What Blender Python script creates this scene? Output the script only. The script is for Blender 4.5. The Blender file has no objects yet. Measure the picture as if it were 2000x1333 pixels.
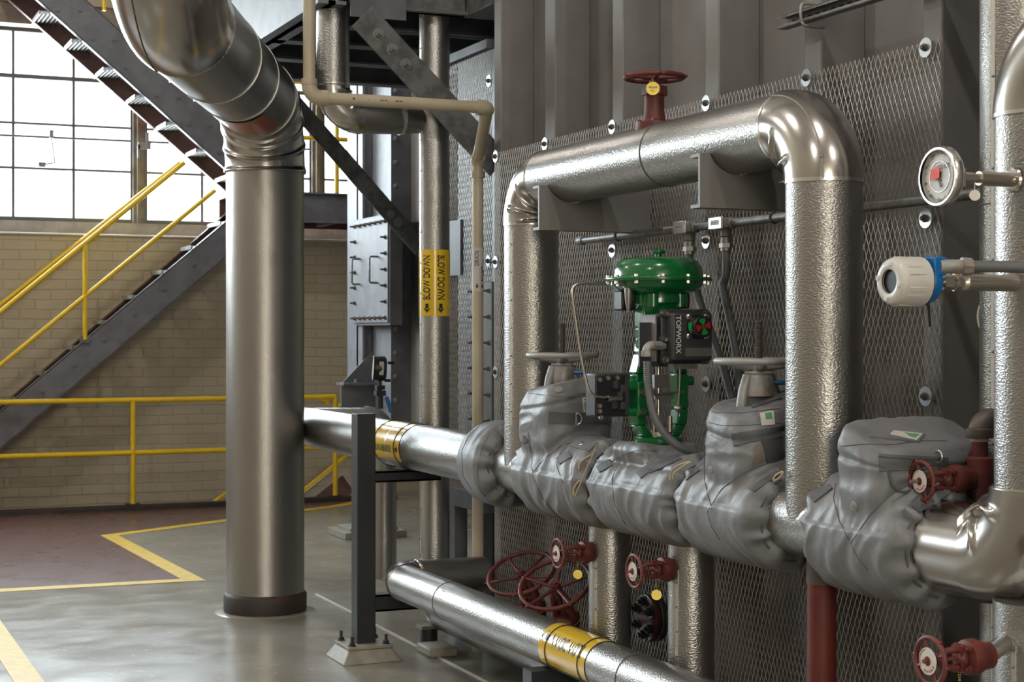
import bpy, bmesh, math, random
from math import sin, cos, pi, radians, atan2, sqrt
from mathutils import Vector, Matrix, noise
from mathutils.bvhtree import BVHTree

random.seed(7)
COL = bpy.context.scene.collection
V = Vector
# ---------------------------------------------------------------- camera geometry (2000x1333 frame)
F_PX = 3200.0
CAM_H = 1.75
HORIZON = 650.0
AZ = radians(23.48)
FX, FY = sin(AZ), cos(AZ)
RX, RY = cos(AZ), -sin(AZ)


def P(px, py, X=None, Y=None, Z=None, t=None):
    """the point of the place seen at a photo pixel, on a given plane (used to measure the place)"""
    u = (px - 1000.0) / F_PX
    v = (HORIZON - py) / F_PX
    dx, dy = FX + u * RX, FY + u * RY
    if X is not None:
        t = X / dx
    elif Y is not None:
        t = Y / dy
    elif Z is not None:
        t = (Z - CAM_H) / v
    return V((t * dx, t * dy, CAM_H + v * t))


# ---------------------------------------------------------------- mesh builder
def frame(axis, up=None):
    a = V(axis).normalized()
    if up is None:
        up = V((0, 0, 1)) if abs(a.z) < 0.9 else V((0, 1, 0))
    u = V(up) - a * a.dot(V(up))
    if u.length < 1e-6:
        u = a.orthogonal()
    u.normalize()
    w = a.cross(u)
    return a, u, w


class MB:
    def __init__(s):
        s.v, s.f = [], []

    def add(s, vs, fs):
        n = len(s.v)
        s.v += [tuple(p) for p in vs]
        s.f += [tuple(i + n for i in f) for f in fs]
        return s

    def hexa(s, p):
        return s.add(p, [(0, 3, 2, 1), (4, 5, 6, 7), (0, 1, 5, 4), (1, 2, 6, 5), (2, 3, 7, 6), (3, 0, 4, 7)])

    def box(s, lo, hi):
        x0, y0, z0 = lo
        x1, y1, z1 = hi
        return s.hexa([(x0, y0, z0), (x1, y0, z0), (x1, y1, z0), (x0, y1, z0),
                       (x0, y0, z1), (x1, y0, z1), (x1, y1, z1), (x0, y1, z1)])

    def cbox(s, c, d, R=None):
        c = V(c)
        pts = []
        for (i, j, k) in ((-1, -1, -1), (1, -1, -1), (1, 1, -1), (-1, 1, -1), (-1, -1, 1), (1, -1, 1), (1, 1, 1), (-1, 1, 1)):
            q = V((i * d[0] / 2, j * d[1] / 2, k * d[2] / 2))
            pts.append(c + (R @ q if R else q))
        return s.hexa(pts)

    def bar(s, p0, p1, w, h, up=None):
        """box from p0 to p1; h along up, w across"""
        p0, p1 = V(p0), V(p1)
        a, u, k = frame(p1 - p0, up)
        pts = []
        for p in (p0, p1):
            for (i, j) in ((-1, -1), (1, -1), (1, 1), (-1, 1)):
                pts.append(p + k * (i * w / 2) + u * (j * h / 2))
        return s.add(pts, [(0, 3, 2, 1), (4, 5, 6, 7), (0, 1, 5, 4), (1, 2, 6, 5), (2, 3, 7, 6), (3, 0, 4, 7)])

    def cyl(s, p0, p1, r0, r1=None, seg=24, caps=True):
        r1 = r0 if r1 is None else r1
        p0, p1 = V(p0), V(p1)
        a, u, w = frame(p1 - p0)
        vs = []
        for p, r in ((p0, r0), (p1, r1)):
            for i in range(seg):
                t = 2 * pi * i / seg
                vs.append(p + (u * cos(t) + w * sin(t)) * r)
        fs = [(i, (i + 1) % seg, seg + (i + 1) % seg, seg + i) for i in range(seg)]
        if caps:
            fs.append(tuple(range(seg))[::-1])
            fs.append(tuple(range(seg, 2 * seg)))
        return s.add(vs, fs)

    def lathe(s, prof, origin=(0, 0, 0), axis=(0, 0, 1), seg=32, caps=True):
        """prof: list of (radius, height along axis)"""
        o = V(origin)
        a, u, w = frame(axis)
        vs = []
        for r, h in prof:
            for i in range(seg):
                t = 2 * pi * i / seg
                vs.append(o + a * h + (u * cos(t) + w * sin(t)) * r)
        fs = []
        for k in range(len(prof) - 1):
            for i in range(seg):
                j = (i + 1) % seg
                fs.append((k * seg + i, k * seg + j, (k + 1) * seg + j, (k + 1) * seg + i))
        if caps:
            fs.append(tuple(range(seg))[::-1])
            n = (len(prof) - 1) * seg
            fs.append(tuple(range(n, n + seg)))
        return s.add(vs, fs)

    def tube(s, pts, r, seg=12, caps=True):
        pts = [V(p) for p in pts]
        n = len(pts)
        rs = r if isinstance(r, (list, tuple)) else [r] * n
        tan = []
        for i in range(n):
            d = (pts[min(i + 1, n - 1)] - pts[max(i - 1, 0)])
            tan.append(d.normalized())
        a, u, w = frame(tan[0])
        vs = []
        for i in range(n):
            u = u - tan[i] * u.dot(tan[i])
            u.normalize()
            w = tan[i].cross(u)
            for k in range(seg):
                t = 2 * pi * k / seg
                vs.append(pts[i] + (u * cos(t) + w * sin(t)) * rs[i])
        fs = []
        for i in range(n - 1):
            for k in range(seg):
                j = (k + 1) % seg
                fs.append((i * seg + k, i * seg + j, (i + 1) * seg + j, (i + 1) * seg + k))
        if caps:
            fs.append(tuple(range(seg))[::-1])
            fs.append(tuple(range((n - 1) * seg, n * seg)))
        return s.add(vs, fs)

    def ring(s, c, axis, R, r, seg=40, sseg=10, a0=0, a1=2 * pi):
        c = V(c)
        a, u, w = frame(axis)
        full = abs(a1 - a0 - 2 * pi) < 1e-6
        n = seg if full else seg + 1
        vs = []
        for i in range(n):
            t = a0 + (a1 - a0) * i / seg
            d = u * cos(t) + w * sin(t)
            for k in range(sseg):
                q = 2 * pi * k / sseg
                vs.append(c + d * (R + r * cos(q)) + a * (r * sin(q)))
        fs = []
        for i in range(seg):
            j = (i + 1) % n
            for k in range(sseg):
                l = (k + 1) % sseg
                fs.append((i * sseg + k, j * sseg + k, j * sseg + l, i * sseg + l))
        return s.add(vs, fs)

    def prism(s, poly, o, ux, uy, uz, depth):
        """2-D polygon in (ux,uy) at o extruded by depth along uz"""
        o, ux, uy, uz = V(o), V(ux), V(uy), V(uz)
        n = len(poly)
        vs = [o + ux * a + uy * b for a, b in poly] + [o + ux * a + uy * b + uz * depth for a, b in poly]
        fs = [tuple(range(n))[::-1], tuple(range(n, 2 * n))]
        fs += [(i, (i + 1) % n, n + (i + 1) % n, n + i) for i in range(n)]
        return s.add(vs, fs)

    def hexhead(s, p, axis, r, h):
        p = V(p)
        a = V(axis).normalized()
        return s.cyl(p, p + a * h, r, seg=6)

    def bolt(s, p, axis, r=.012, h=.01, stud=.0):
        p = V(p)
        a = V(axis).normalized()
        s.cyl(p, p + a * .003, r * 1.5, seg=14)
        s.cyl(p + a * .003, p + a * (.003 + h), r, seg=6)
        if stud:
            s.cyl(p + a * .003, p + a * (.003 + h + stud), r * .55, seg=8)
        return s

    def elbow(s, corner, din, dout, R, r, n=28, seg=56, ridges=(), amp=.012, wid=.05, full=False):
        """quarter bend; ridges are angles 0..1 along the bend, swelling most on the inner side"""
        corner, din, dout = V(corner), V(din).normalized(), V(dout).normalized()
        # general angle
        ang = din.angle(dout)
        T = R * math.tan(ang / 2)
        start = corner - din * T
        side = (dout - din * din.dot(dout)).normalized()
        cen = start + side * R
        b = din.cross(side)
        vs = []
        if ridges:
            n = max(n, 110)
        for i in range(n + 1):
            f = i / n
            ph = ang * f
            nn = -side * cos(ph) + din * sin(ph)
            c = cen + nn * R
            for k in range(seg):
                q = 2 * pi * k / seg
                inner = max(0.0, -cos(q))
                rr = r
                for rd in ridges:
                    # crescents converge on the inside, so they bow on the flanks
                    cc = rd + (0.0 if full else (rd - .5) * .8 * (1 - inner))
                    e = math.exp(-((f - cc) / wid) ** 2)
                    m = (.55 + .45 * inner) if full else min(1, inner * 1.6) ** .7
                    rr += amp * e * m
                vs.append(c + (nn * cos(q) + b * sin(q)) * rr)
        fs = []
        for i in range(n):
            for k in range(seg):
                j = (k + 1) % seg
                fs.append((i * seg + k, i * seg + j, (i + 1) * seg + j, (i + 1) * seg + k))
        fs.append(tuple(range(seg))[::-1])
        fs.append(tuple(range(n * seg, (n + 1) * seg)))
        return s.add(vs, fs)

    def merge(s, other):
        return s.add(other.v, other.f)


def wpos(o):
    p = V((0, 0, 0))
    while o is not None:
        p += o.location
        o = o.parent
    return p


def obj(name, mb, mat, parent=None, bevel=0, sharp=38, label=None, kind=None, flat=False):
    """ONE mesh object; the mesh builder holds world (or local, for a thing at the origin) coordinates"""
    if not mb.v:
        raise ValueError(name)
    lo = V([min(p[i] for p in mb.v) for i in range(3)])
    hi = V([max(p[i] for p in mb.v) for i in range(3)])
    c = (lo + hi) / 2
    if parent is None:
        c.z = lo.z
    me = bpy.data.meshes.new(name)
    me.from_pydata([(p[0] - c.x, p[1] - c.y, p[2] - c.z) for p in mb.v], [], mb.f)
    me.update()
    bm = bmesh.new()
    bm.from_mesh(me)
    bmesh.ops.recalc_face_normals(bm, faces=bm.faces)
    bm.to_mesh(me)
    bm.free()
    if not flat:
        me.shade_smooth()
        me.set_sharp_from_angle(angle=radians(sharp))
    if mat:
        for m in (mat if isinstance(mat, (list, tuple)) else [mat]):
            me.materials.append(m)
    o = bpy.data.objects.new(name, me)
    COL.objects.link(o)
    if parent is not None:
        o.parent = parent
        o.location = c - wpos(parent)
    else:
        o.location = c
    if bevel:
        m = o.modifiers.new('bevel', 'BEVEL')
        m.width = bevel
        m.segments = 2
        m.limit_method = 'ANGLE'
        m.angle_limit = radians(40)
    if label:
        o['label'] = label
    if kind:
        o['kind'] = kind
    return o


def thing(name, label, cat, loc=(0, 0, 0), group=None):
    o = bpy.data.objects.new(name, None)
    COL.objects.link(o)
    o.location = loc
    o.empty_display_size = .05
    o['label'] = label
    o['category'] = cat
    if group:
        o['group'] = group
    return o


def tag(o, label, cat, group=None):
    o['label'] = label
    o['category'] = cat
    if group:
        o['group'] = group
    return o


def dup(root, loc, label, rot=None, scale=None):
    r = root.copy()
    COL.objects.link(r)
    r.location = loc
    if rot is not None:
        r.rotation_euler = rot
    if scale is not None:
        r.scale = (scale,) * 3
    r['label'] = label
    for ch in list(root.children):
        c = ch.copy()
        COL.objects.link(c)
        c.parent = r
        for g in list(ch.children):
            d = g.copy()
            COL.objects.link(d)
            d.parent = c
    return r


def struct(name, mb, mat, parent=None, **k):
    return obj(name, mb, mat, parent, kind='structure', **k)


_txt = {}


def text_mb(body, size, fn, bold=0.0, sub=0.0, sx=1.0):
    """letters laid by fn(s, h) -> point; centred on s=0, h=0"""
    key = (body, bold)
    if key not in _txt:
        cu = bpy.data.curves.new('txt', 'FONT')
        cu.body = body
        cu.size = 1.0
        cu.offset = bold
        cu.resolution_u = 3
        cu.align_x = 'CENTER'
        cu.align_y = 'CENTER'
        o = bpy.data.objects.new('txt', cu)
        COL.objects.link(o)
        dg = bpy.context.evaluated_depsgraph_get()
        me = bpy.data.meshes.new_from_object(o.evaluated_get(dg))
        _txt[key] = ([tuple(v.co) for v in me.vertices], [tuple(p.vertices) for p in me.polygons])
        bpy.data.objects.remove(o)
        bpy.data.curves.remove(cu)
        bpy.data.meshes.remove(me)
    vs, fs = _txt[key]
    mb = MB()
    mb.add([fn(v[0] * size * sx, v[1] * size) for v in vs], fs)
    return mb


# ---------------------------------------------------------------- materials
def mat(name, col, rough=.5, metal=0., spec=None, coat=0., var=None, bump=None, bump2=None, rvar=None, stretch=(1, 1, 1), sheen=0, trans=0, emis=None):
    m = bpy.data.materials.new(name)
    m.use_nodes = True
    nt = m.node_tree
    n, l = nt.nodes, nt.links
    b = n['Principled BSDF']
    b.inputs['Base Color'].default_value = (*col, 1)
    b.inputs['Roughness'].default_value = rough
    b.inputs['Metallic'].default_value = metal
    if spec is not None:
        b.inputs['Specular IOR Level'].default_value = spec
    if coat:
        b.inputs['Coat Weight'].default_value = coat
        b.inputs['Coat Roughness'].default_value = .08
    if sheen:
        b.inputs['Sheen Weight'].default_value = sheen
    if emis:
        b.inputs['Emission Color'].default_value = (*emis[0], 1)
        b.inputs['Emission Strength'].default_value = emis[1]
    tc = n.new('ShaderNodeTexCoord')
    mp = n.new('ShaderNodeMapping')
    mp.inputs['Scale'].default_value = stretch
    l.new(tc.outputs['Object'], mp.inputs['Vector'])
    vec = mp.outputs['Vector']

    def nz(scale, detail=3, rgh=.55):
        t = n.new('ShaderNodeTexNoise')
        t.inputs['Scale'].default_value = scale
        t.inputs['Detail'].default_value = detail
        t.inputs['Roughness'].default_value = rgh
        l.new(vec, t.inputs['Vector'])
        return t.outputs['Fac']
    if var:  # (colour2, scale, contrast lo, hi)
        c2, sc, lo, hi = var
        mr = n.new('ShaderNodeMapRange')
        mr.inputs['From Min'].default_value = lo
        mr.inputs['From Max'].default_value = hi
        l.new(nz(sc, 5), mr.inputs['Value'])
        mx = n.new('ShaderNodeMix')
        mx.data_type = 'RGBA'
        mx.inputs['A'].default_value = (*col, 1)
        mx.inputs['B'].default_value = (*c2, 1)
        l.new(mr.outputs['Result'], mx.inputs['Factor'])
        l.new(mx.outputs['Result'], b.inputs['Base Color'])
    if rvar:  # scale, lo, hi
        mr = n.new('ShaderNodeMapRange')
        mr.inputs['From Min'].default_value = .3
        mr.inputs['From Max'].default_value = .7
        mr.inputs['To Min'].default_value = rvar[1]
        mr.inputs['To Max'].default_value = rvar[2]
        l.new(nz(rvar[0], 4), mr.inputs['Value'])
        l.new(mr.outputs['Result'], b.inputs['Roughness'])
    last = None
    for bp in (bump, bump2):
        if bp:
            bn = n.new('ShaderNodeBump')
            bn.inputs['Strength'].default_value = bp[1]
            bn.inputs['Distance'].default_value = bp[2]
            l.new(nz(bp[0], bp[3] if len(bp) > 3 else 2), bn.inputs['Height'])
            if last:
                l.new(last, bn.inputs['Normal'])
            last = bn.outputs['Normal']
    if last:
        l.new(last, b.inputs['Normal'])
    return m


M = {}
M['stucco'] = mat('embossed aluminium', (.37, .36, .345), .34, 1.0, bump=(120, 1.0, .0019, 1), stretch=(1, 1, 1.6))
M['stuccoY'] = mat('embossed aluminium sheet along', (.37, .36, .345), .34, 1.0, bump=(120, 1.0, .0019, 1), stretch=(1, 1.6, 1))
M['fine'] = mat('fine embossed aluminium', (.345, .33, .31), .36, 1.0, bump=(170, .7, .0011, 1))
M['smooth'] = mat('smooth aluminium', (.50, .48, .455), .22, 1.0, bump=(6, .12, .01, 2))
M['band'] = mat('bright metal band', (.7, .69, .67), .25, 1.0)
M['stainless'] = mat('stainless steel', (.55, .5, .44), .28, 1.0)
M['galv'] = mat('galvanised steel', (.27, .27, .27), .5, .75, var=((.19, .19, .19), 30, .4, .6))
M['galvpaint'] = mat('dull galvanised steel brace', (.17, .175, .175), .55, .3, var=((.10, .10, .10), 12, .42, .62), bump=(60, .3, .001))
M['meshmetal'] = mat('expanded metal strands', (.50, .46, .42), .42, .85, rvar=(20, .35, .5))
M['casing'] = mat('grey casing paint', (.235, .228, .225), .5, 0, var=((.19, .18, .175), 3, .4, .65), bump=(180, .15, .001))
M['steelpaint'] = mat('blue grey steel paint', (.15, .155, .175), .5, 0, var=((.12, .12, .135), 6, .4, .6), bump=(90, .15, .001))
M['lightsteel'] = mat('light grey painted steel', (.22, .235, .26), .5, 0, var=((.18, .19, .21), 7, .4, .6))
M['darksteel'] = mat('dark grey painted steel', (.020, .021, .024), .45, 0, bump=(120, .2, .001))
M['black'] = mat('black plastic', (.012, .012, .014), .38)
M['bracket'] = mat('grey bracket paint', (.20, .19, .185), .5)
M['brown'] = mat('brown primer', (.115, .05, .04), .6, var=((.08, .035, .03), 8, .4, .6))
M['red'] = mat('red oxide valve paint', (.15, .032, .026), .5, 0, var=((.095, .02, .017), 14, .42, .6), bump=(60, .25, .0015))
M['redpipe'] = mat('red pipe paint', (.135, .02, .014), .55, 0, var=((.10, .014, .01), 6, .42, .6), bump=(140, .3, .001))
M['green'] = mat('green actuator enamel', (.003, .135, .035), .22, 0, coat=.6, bump=(45, .12, .001))
M['yellow'] = mat('yellow safety paint', (.78, .53, .012), .38, 0, var=((.72, .46, .01), 10, .4, .65))
M['tape'] = mat('glossy yellow tape', (.72, .47, .015), .22, 0, coat=.4, bump=(10, .15, .004))
M['ink'] = mat('black lettering', (.01, .01, .012), .45)
M['orange'] = mat('orange tape', (.42, .09, .03), .3, .2)
M['pvc'] = mat('cream plastic pipe', (.56, .49, .37), .35, 0, var=((.5, .43, .31), 5, .4, .65))
M['whitelabel'] = mat('white label', (.62, .60, .56), .4)
M['jacket'] = mat('grey silicone cloth', (.185, .19, .205), .46, 0, spec=.45, var=((.125, .125, .13), 3, .4, .6), bump=(600, .12, .0006), bump2=(16, .30, .014, 2), sheen=.1)
M['strap'] = mat('dark grey webbing', (.085, .088, .097), .6, 0, bump=(500, .5, .001))
M['string'] = mat('beige cord', (.5, .4, .27), .8)
M['brass'] = mat('brass tag', (.6, .47, .11), .33, .8)
M['greentag'] = mat('green label print', (.1, .32, .16), .45)
M['box'] = mat('dark grey cast housing', (.038, .04, .045), .42, 0, bump=(140, .3, .0008))
M['conduit'] = mat('grey flexible conduit', (.11, .115, .12), .5, 0)
M['castiron'] = mat('light grey cast iron', (.34, .34, .335), .5, .3, var=((.22, .17, .13), 9, .5, .66), bump=(50, .3, .001))
M['whitepaint'] = mat('off white enamel housing', (.6, .58, .55), .35)
M['blue'] = mat('blue enamel', (.005, .14, .42), .35)
M['dial'] = mat('white dial face', (.68, .68, .66), .4)
M['redsticker'] = mat('fluorescent red sticker', (.85, .09, .04), .5)
M['greenmark'] = mat('green indicator', (.01, .3, .06), .3)
M['redmark'] = mat('red indicator', (.45, .015, .015), .3)
M['glass'] = mat('gauge glass', (.9, .9, .9), .03)
M['bolt'] = mat('dull bolt steel', (.28, .27, .25), .42, .8)
M['zinc'] = mat('zinc washer', (.62, .66, .7), .3, .9)
M['darkred'] = mat('dark red flange', (.05, .012, .014), .35)
M['rust'] = mat('rusty thread', (.13, .11, .1), .55, .5)
M['grout'] = mat('painted grout', (.30, .28, .235), .5, 0, var=((.24, .225, .19), 14, .4, .6), bump=(30, .4, .004))
M['collar'] = mat('dark brown floor collar', (.028, .022, .02), .6, var=((.07, .03, .02), 12, .5, .7))
M['wood'] = mat('dull stone sill', (.26, .22, .18), .7, var=((.2, .17, .14), 8, .4, .6))
M['winframe'] = mat('dark window steel', (.10, .10, .10), .6)
M['mullion'] = mat('weathered window mullion', (.17, .15, .12), .65, var=((.11, .09, .075), 7, .4, .6))
M['ceil'] = mat('ceiling paint', (.5, .46, .4), .8)
M['plaster'] = mat('room wall paint', (.5, .44, .35), .8)
M['lamp'] = mat('fill lamp glow', (1, .9, .75), .5, emis=((1, .80, .58), 14))


def glass_window():
    m = bpy.data.materials.new('window glass')
    m.use_nodes = True
    n, l = m.node_tree.nodes, m.node_tree.links
    n.clear()
    o = n.new('ShaderNodeOutputMaterial')
    t = n.new('ShaderNodeBsdfTransparent')
    t.inputs[0].default_value = (.95, .97, .96, 1)
    g = n.new('ShaderNodeBsdfGlossy')
    g.inputs['Roughness'].default_value = .05
    mx = n.new('ShaderNodeMixShader')
    mx.inputs[0].default_value = .06
    l.new(t.outputs[0], mx.inputs[1])
    l.new(g.outputs[0], mx.inputs[2])
    l.new(mx.outputs[0], o.inputs[0])
    return m


M['pane'] = glass_window()


def brick_mat():
    m = bpy.data.materials.new('painted cream brick')
    m.use_nodes = True
    n, l = m.node_tree.nodes, m.node_tree.links
    b = n['Principled BSDF']
    b.inputs['Roughness'].default_value = .6
    tc = n.new('ShaderNodeTexCoord')
    sp = n.new('ShaderNodeSeparateXYZ')
    cb = n.new('ShaderNodeCombineXYZ')
    l.new(tc.outputs['Object'], sp.inputs[0])
    l.new(sp.outputs['X'], cb.inputs['X'])
    l.new(sp.outputs['Z'], cb.inputs['Y'])
    nz = n.new('ShaderNodeTexNoise')
    nz.inputs['Scale'].default_value = 2.2
    nz.inputs['Detail'].default_value = 3
    l.new(cb.outputs[0], nz.inputs['Vector'])
    va = n.new('ShaderNodeVectorMath')
    va.operation = 'MULTIPLY_ADD'
    va.inputs[1].default_value = (.03, .03, 0)
    l.new(nz.outputs['Color'], va.inputs[0])
    l.new(cb.outputs[0], va.inputs[2])
    br = n.new('ShaderNodeTexBrick')
    br.inputs['Scale'].default_value = 1
    br.inputs['Brick Width'].default_value = .31
    br.inputs['Row Height'].default_value = .1
    br.inputs['Mortar Size'].default_value = .008
    br.inputs['Mortar Smooth'].default_value = .6
    br.inputs['Color1'].default_value = (.41, .355, .265, 1)
    br.inputs['Color2'].default_value = (.39, .335, .247, 1)
    br.inputs['Mortar'].default_value = (.355, .305, .222, 1)
    l.new(va.outputs[0], br.inputs['Vector'])
    l.new(br.outputs['Color'], b.inputs['Base Color'])
    n2 = n.new('ShaderNodeTexNoise')
    n2.inputs['Scale'].default_value = 9
    n2.inputs['Detail'].default_value = 5
    l.new(tc.outputs['Object'], n2.inputs['Vector'])
    sub = n.new('ShaderNodeMath')
    sub.operation = 'MULTIPLY_ADD'
    sub.inputs[1].default_value = -1.3
    l.new(br.outputs['Fac'], sub.inputs[0])
    l.new(n2.outputs['Fac'], sub.inputs[2])
    bp = n.new('ShaderNodeBump')
    bp.inputs['Distance'].default_value = .008
    bp.inputs['Strength'].default_value = .55
    l.new(sub.outputs[0], bp.inputs['Height'])
    l.new(bp.outputs[0], b.inputs['Normal'])
    return m


M['brick'] = brick_mat()


def floor_mat(name, c1, c2, c3, r0, r1):
    m = bpy.data.materials.new(name)
    m.use_nodes = True
    n, l = m.node_tree.nodes, m.node_tree.links
    b = n['Principled BSDF']
    tc = n.new('ShaderNodeTexCoord')

    def nz(s, d, dist=0, st=(1, 1, 1)):
        mp = n.new('ShaderNodeMapping')
        mp.inputs['Scale'].default_value = st
        l.new(tc.outputs['Object'], mp.inputs[0])
        t = n.new('ShaderNodeTexNoise')
        t.inputs['Scale'].default_value = s
        t.inputs['Detail'].default_value = d
        t.inputs['Distortion'].default_value = dist
        l.new(mp.outputs[0], t.inputs['Vector'])
        return t.outputs['Fac']
    cr = n.new('ShaderNodeValToRGB')
    cr.color_ramp.elements[0].position = .35
    cr.color_ramp.elements[0].color = (*c1, 1)
    cr.color_ramp.elements[1].position = .68
    cr.color_ramp.elements[1].color = (*c2, 1)
    l.new(nz(1.6, 6, .5), cr.inputs[0])
    sp = n.new('ShaderNodeMapRange')
    sp.inputs['From Min'].default_value = .62
    sp.inputs['From Max'].default_value = .74
    l.new(nz(22, 4), sp.inputs['Value'])
    mu = n.new('ShaderNodeMath')
    mu.operation = 'MULTIPLY'
    mu.inputs[1].default_value = .5
    l.new(sp.outputs[0], mu.inputs[0])
    mx = n.new('ShaderNodeMix')
    mx.data_type = 'RGBA'
    mx.inputs['B'].default_value = (*c3, 1)
    l.new(cr.outputs[0], mx.inputs['A'])
    l.new(mu.outputs[0], mx.inputs['Factor'])
    l.new(mx.outputs['Result'], b.inputs['Base Color'])
    mr = n.new('ShaderNodeMapRange')
    mr.inputs['From Min'].default_value = .35
    mr.inputs['From Max'].default_value = .65
    mr.inputs['To Min'].default_value = r0
    mr.inputs['To Max'].default_value = r1
    l.new(nz(3.5, 4, .3, (1, 1.6, 1)), mr.inputs['Value'])
    l.new(mr.outputs[0], b.inputs['Roughness'])
    bp = n.new('ShaderNodeBump')
    bp.inputs['Distance'].default_value = .002
    bp.inputs['Strength'].default_value = .25
    l.new(nz(9, 5), bp.inputs['Height'])
    l.new(bp.outputs[0], b.inputs['Normal'])
    b.inputs['Specular IOR Level'].default_value = .45
    return m


M['floor'] = floor_mat('coated grey floor', (.235, .215, .175), (.29, .272, .23), (.44, .42, .38), .2, .27)
M['maroon'] = floor_mat('maroon painted floor', (.135, .072, .062), (.145, .085, .078), (.19, .14, .13), .27, .3)
M['linepaint'] = mat('yellow floor paint', (.68, .46, .05), .45, 0, spec=.25, var=((.56, .38, .06), 14, .45, .65))
# ================================================================ THE ROOM
WY = 17.1      # painted brick wall
WX = 3.635     # back of the casing wall
RBX = 3.44     # front of its ribs
MX = 3.42      # near expanded metal
FX2 = 3.55     # far expanded metal
YEND = 8.17
# ---- floor slab with the stair pit left open along the brick wall
fl = MB()
fl.box((-7, -5, -.2), (12, 16.24, 0))
fl.box((5.75, 16.24, -.2), (12, WY + .3, 0))
floor = struct('floor', fl, M['floor'], sharp=30)
pf = MB().box((-7, 15.9, -2.9), (5.75, WY + .3, -2.7))
struct('floor', pf, M['floor'])
sk = MB().box((-7, 16.12, -2.7), (5.75, 16.24, -.2))
struct('wall_pit', sk, M['plaster'])
# the maroon painted zone: corners measured on the floor
q = [P(-330, 1166, Z=0), P(402, 1135, Z=0), P(232, 1047, Z=0), P(672, 989.5, Z=0)]
zc = [V((-6.9, q[0].y, 0)), q[1], q[2], q[3], V((q[3].x + .35, 16.239, 0)), V((-6.9, 16.239, 0))]
mz = MB()
mz.add([(p.x, p.y, .0012) for p in zc], [(0, 1, 2), (0, 2, 5), (2, 3, 4), (2, 4, 5)])
tag(obj('painted_floor_zone', mz, M['maroon'], flat=True), 'maroon painted patch of floor before the brick wall, bounded by yellow lines', 'floor paint')


def line_strip(name, pts, w, label, sides):
    mb = MB()
    n = len(pts)
    outer = []
    for i in range(n):
        dirs = []
        if i > 0:
            dirs.append((pts[i] - pts[i - 1]).normalized())
        if i < n - 1:
            dirs.append((pts[i + 1] - pts[i]).normalized())
        nr = [V((-d.y, d.x, 0)) * sides for d in dirs]
        if len(nr) == 1:
            off = nr[0] * w
        else:
            b = (nr[0] + nr[1]).normalized()
            off = b * (w / max(.25, b.dot(nr[0])))
        outer.append(pts[i] + off)
    vs = [(p.x, p.y, .0025) for p in pts] + [(p.x, p.y, .0025) for p in outer]
    fs = [(i, i + 1, n + i + 1, n + i) for i in range(n - 1)]
    mb.add(vs, fs)
    return tag(obj(name, mb, M['linepaint'], flat=True), label, 'floor marking')


line_strip('floor_line', [V((-6.9, q[0].y, 0)), q[1], q[2], q[3], V((q[3].x + .4, 16.2, 0))], .14, 'yellow painted floor line zigzagging round the maroon patch', 1)
a0, a1 = P(0, 1212, Z=0), P(86, 1333, Z=0)
d = (a1 - a0).normalized()
b0 = P(0, 1290, Z=0)
wv = V((-d.y, d.x, 0))
wv = wv * (b0 - a0).dot(wv)
mb = MB()
e0, e1 = a0 - d * 2.0, a1 + d * 2.0
mb.add([(e0.x, e0.y, .0025), (e1.x, e1.y, .0025), (e1.x + wv.x, e1.y + wv.y, .0025), (e0.x + wv.x, e0.y + wv.y, .0025)], [(0, 1, 2, 3)])
tag(obj('floor_line', mb, M['linepaint'], flat=True), 'wide yellow floor line running diagonally in the lower left corner', 'floor marking')
# bright metal edging let into the floor beside the pipes
mb = MB()
pa, pb = P(617, 1162, Z=0), P(905, 1310, Z=0)
dd = (pb - pa).normalized()
pb = pb + dd * 3.2
mb.bar(pa + V((0, 0, .003)), pb + V((0, 0, .003)), .014, .006, (0, 0, 1))
tag(obj('floor_edging', mb, M['whitelabel']), 'thin bright metal edging strip let into the floor beside the pipes', 'floor edging')
# kerb
mb = MB().box((-7, 16.24, -.2), (5.75, 16.36, .05))
struct('trim_1', mb, M['collar'], bevel=.01)

# ---- brick wall, sill, windows
SILL = P(0, 457, Y=WY).z
mb = MB().box((-7, WY, -2.7), (12, WY + .4, SILL))
struct('wall_back', mb, M['brick'])
mb = MB().box((-7, WY - .03, SILL), (12, WY + .4, SILL + .02))
struct('trim_2', mb, M['whitelabel'], bevel=.006)  # light caught by the ledge's top edge, put into its white colour
WYW = WY + .34
zb = P(0, 430, Y=WYW).z
mb = MB().box((-7, WYW - .05, SILL + .02), (12, WYW + .06, zb))
struct('trim_3', mb, M['wood'])
ZT = P(0, 52, Y=WYW).z
mb = MB().box((-7, WY + .02, ZT + .22), (12, WY + .45, 8.0))
struct('wall_back', mb, M['brick'])
mb = MB().box((-7, WY + .08, ZT), (12, WY + .45, ZT + .22))
struct('trim_4', mb, M['wood'])
zr = [P(0, y, Y=WYW).z for y in (327, 239, 147)]
xp0 = P(258, 330, Y=WYW).x
xp1 = P(283, 330, Y=WYW).x
pw = xp1 - xp0
lw = (P(143, 330, Y=WYW).x - P(25, 330, Y=WYW).x)
xs = []
x = xp1
pit = 3 * lw + pw
k = -5
wn = 1
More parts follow.
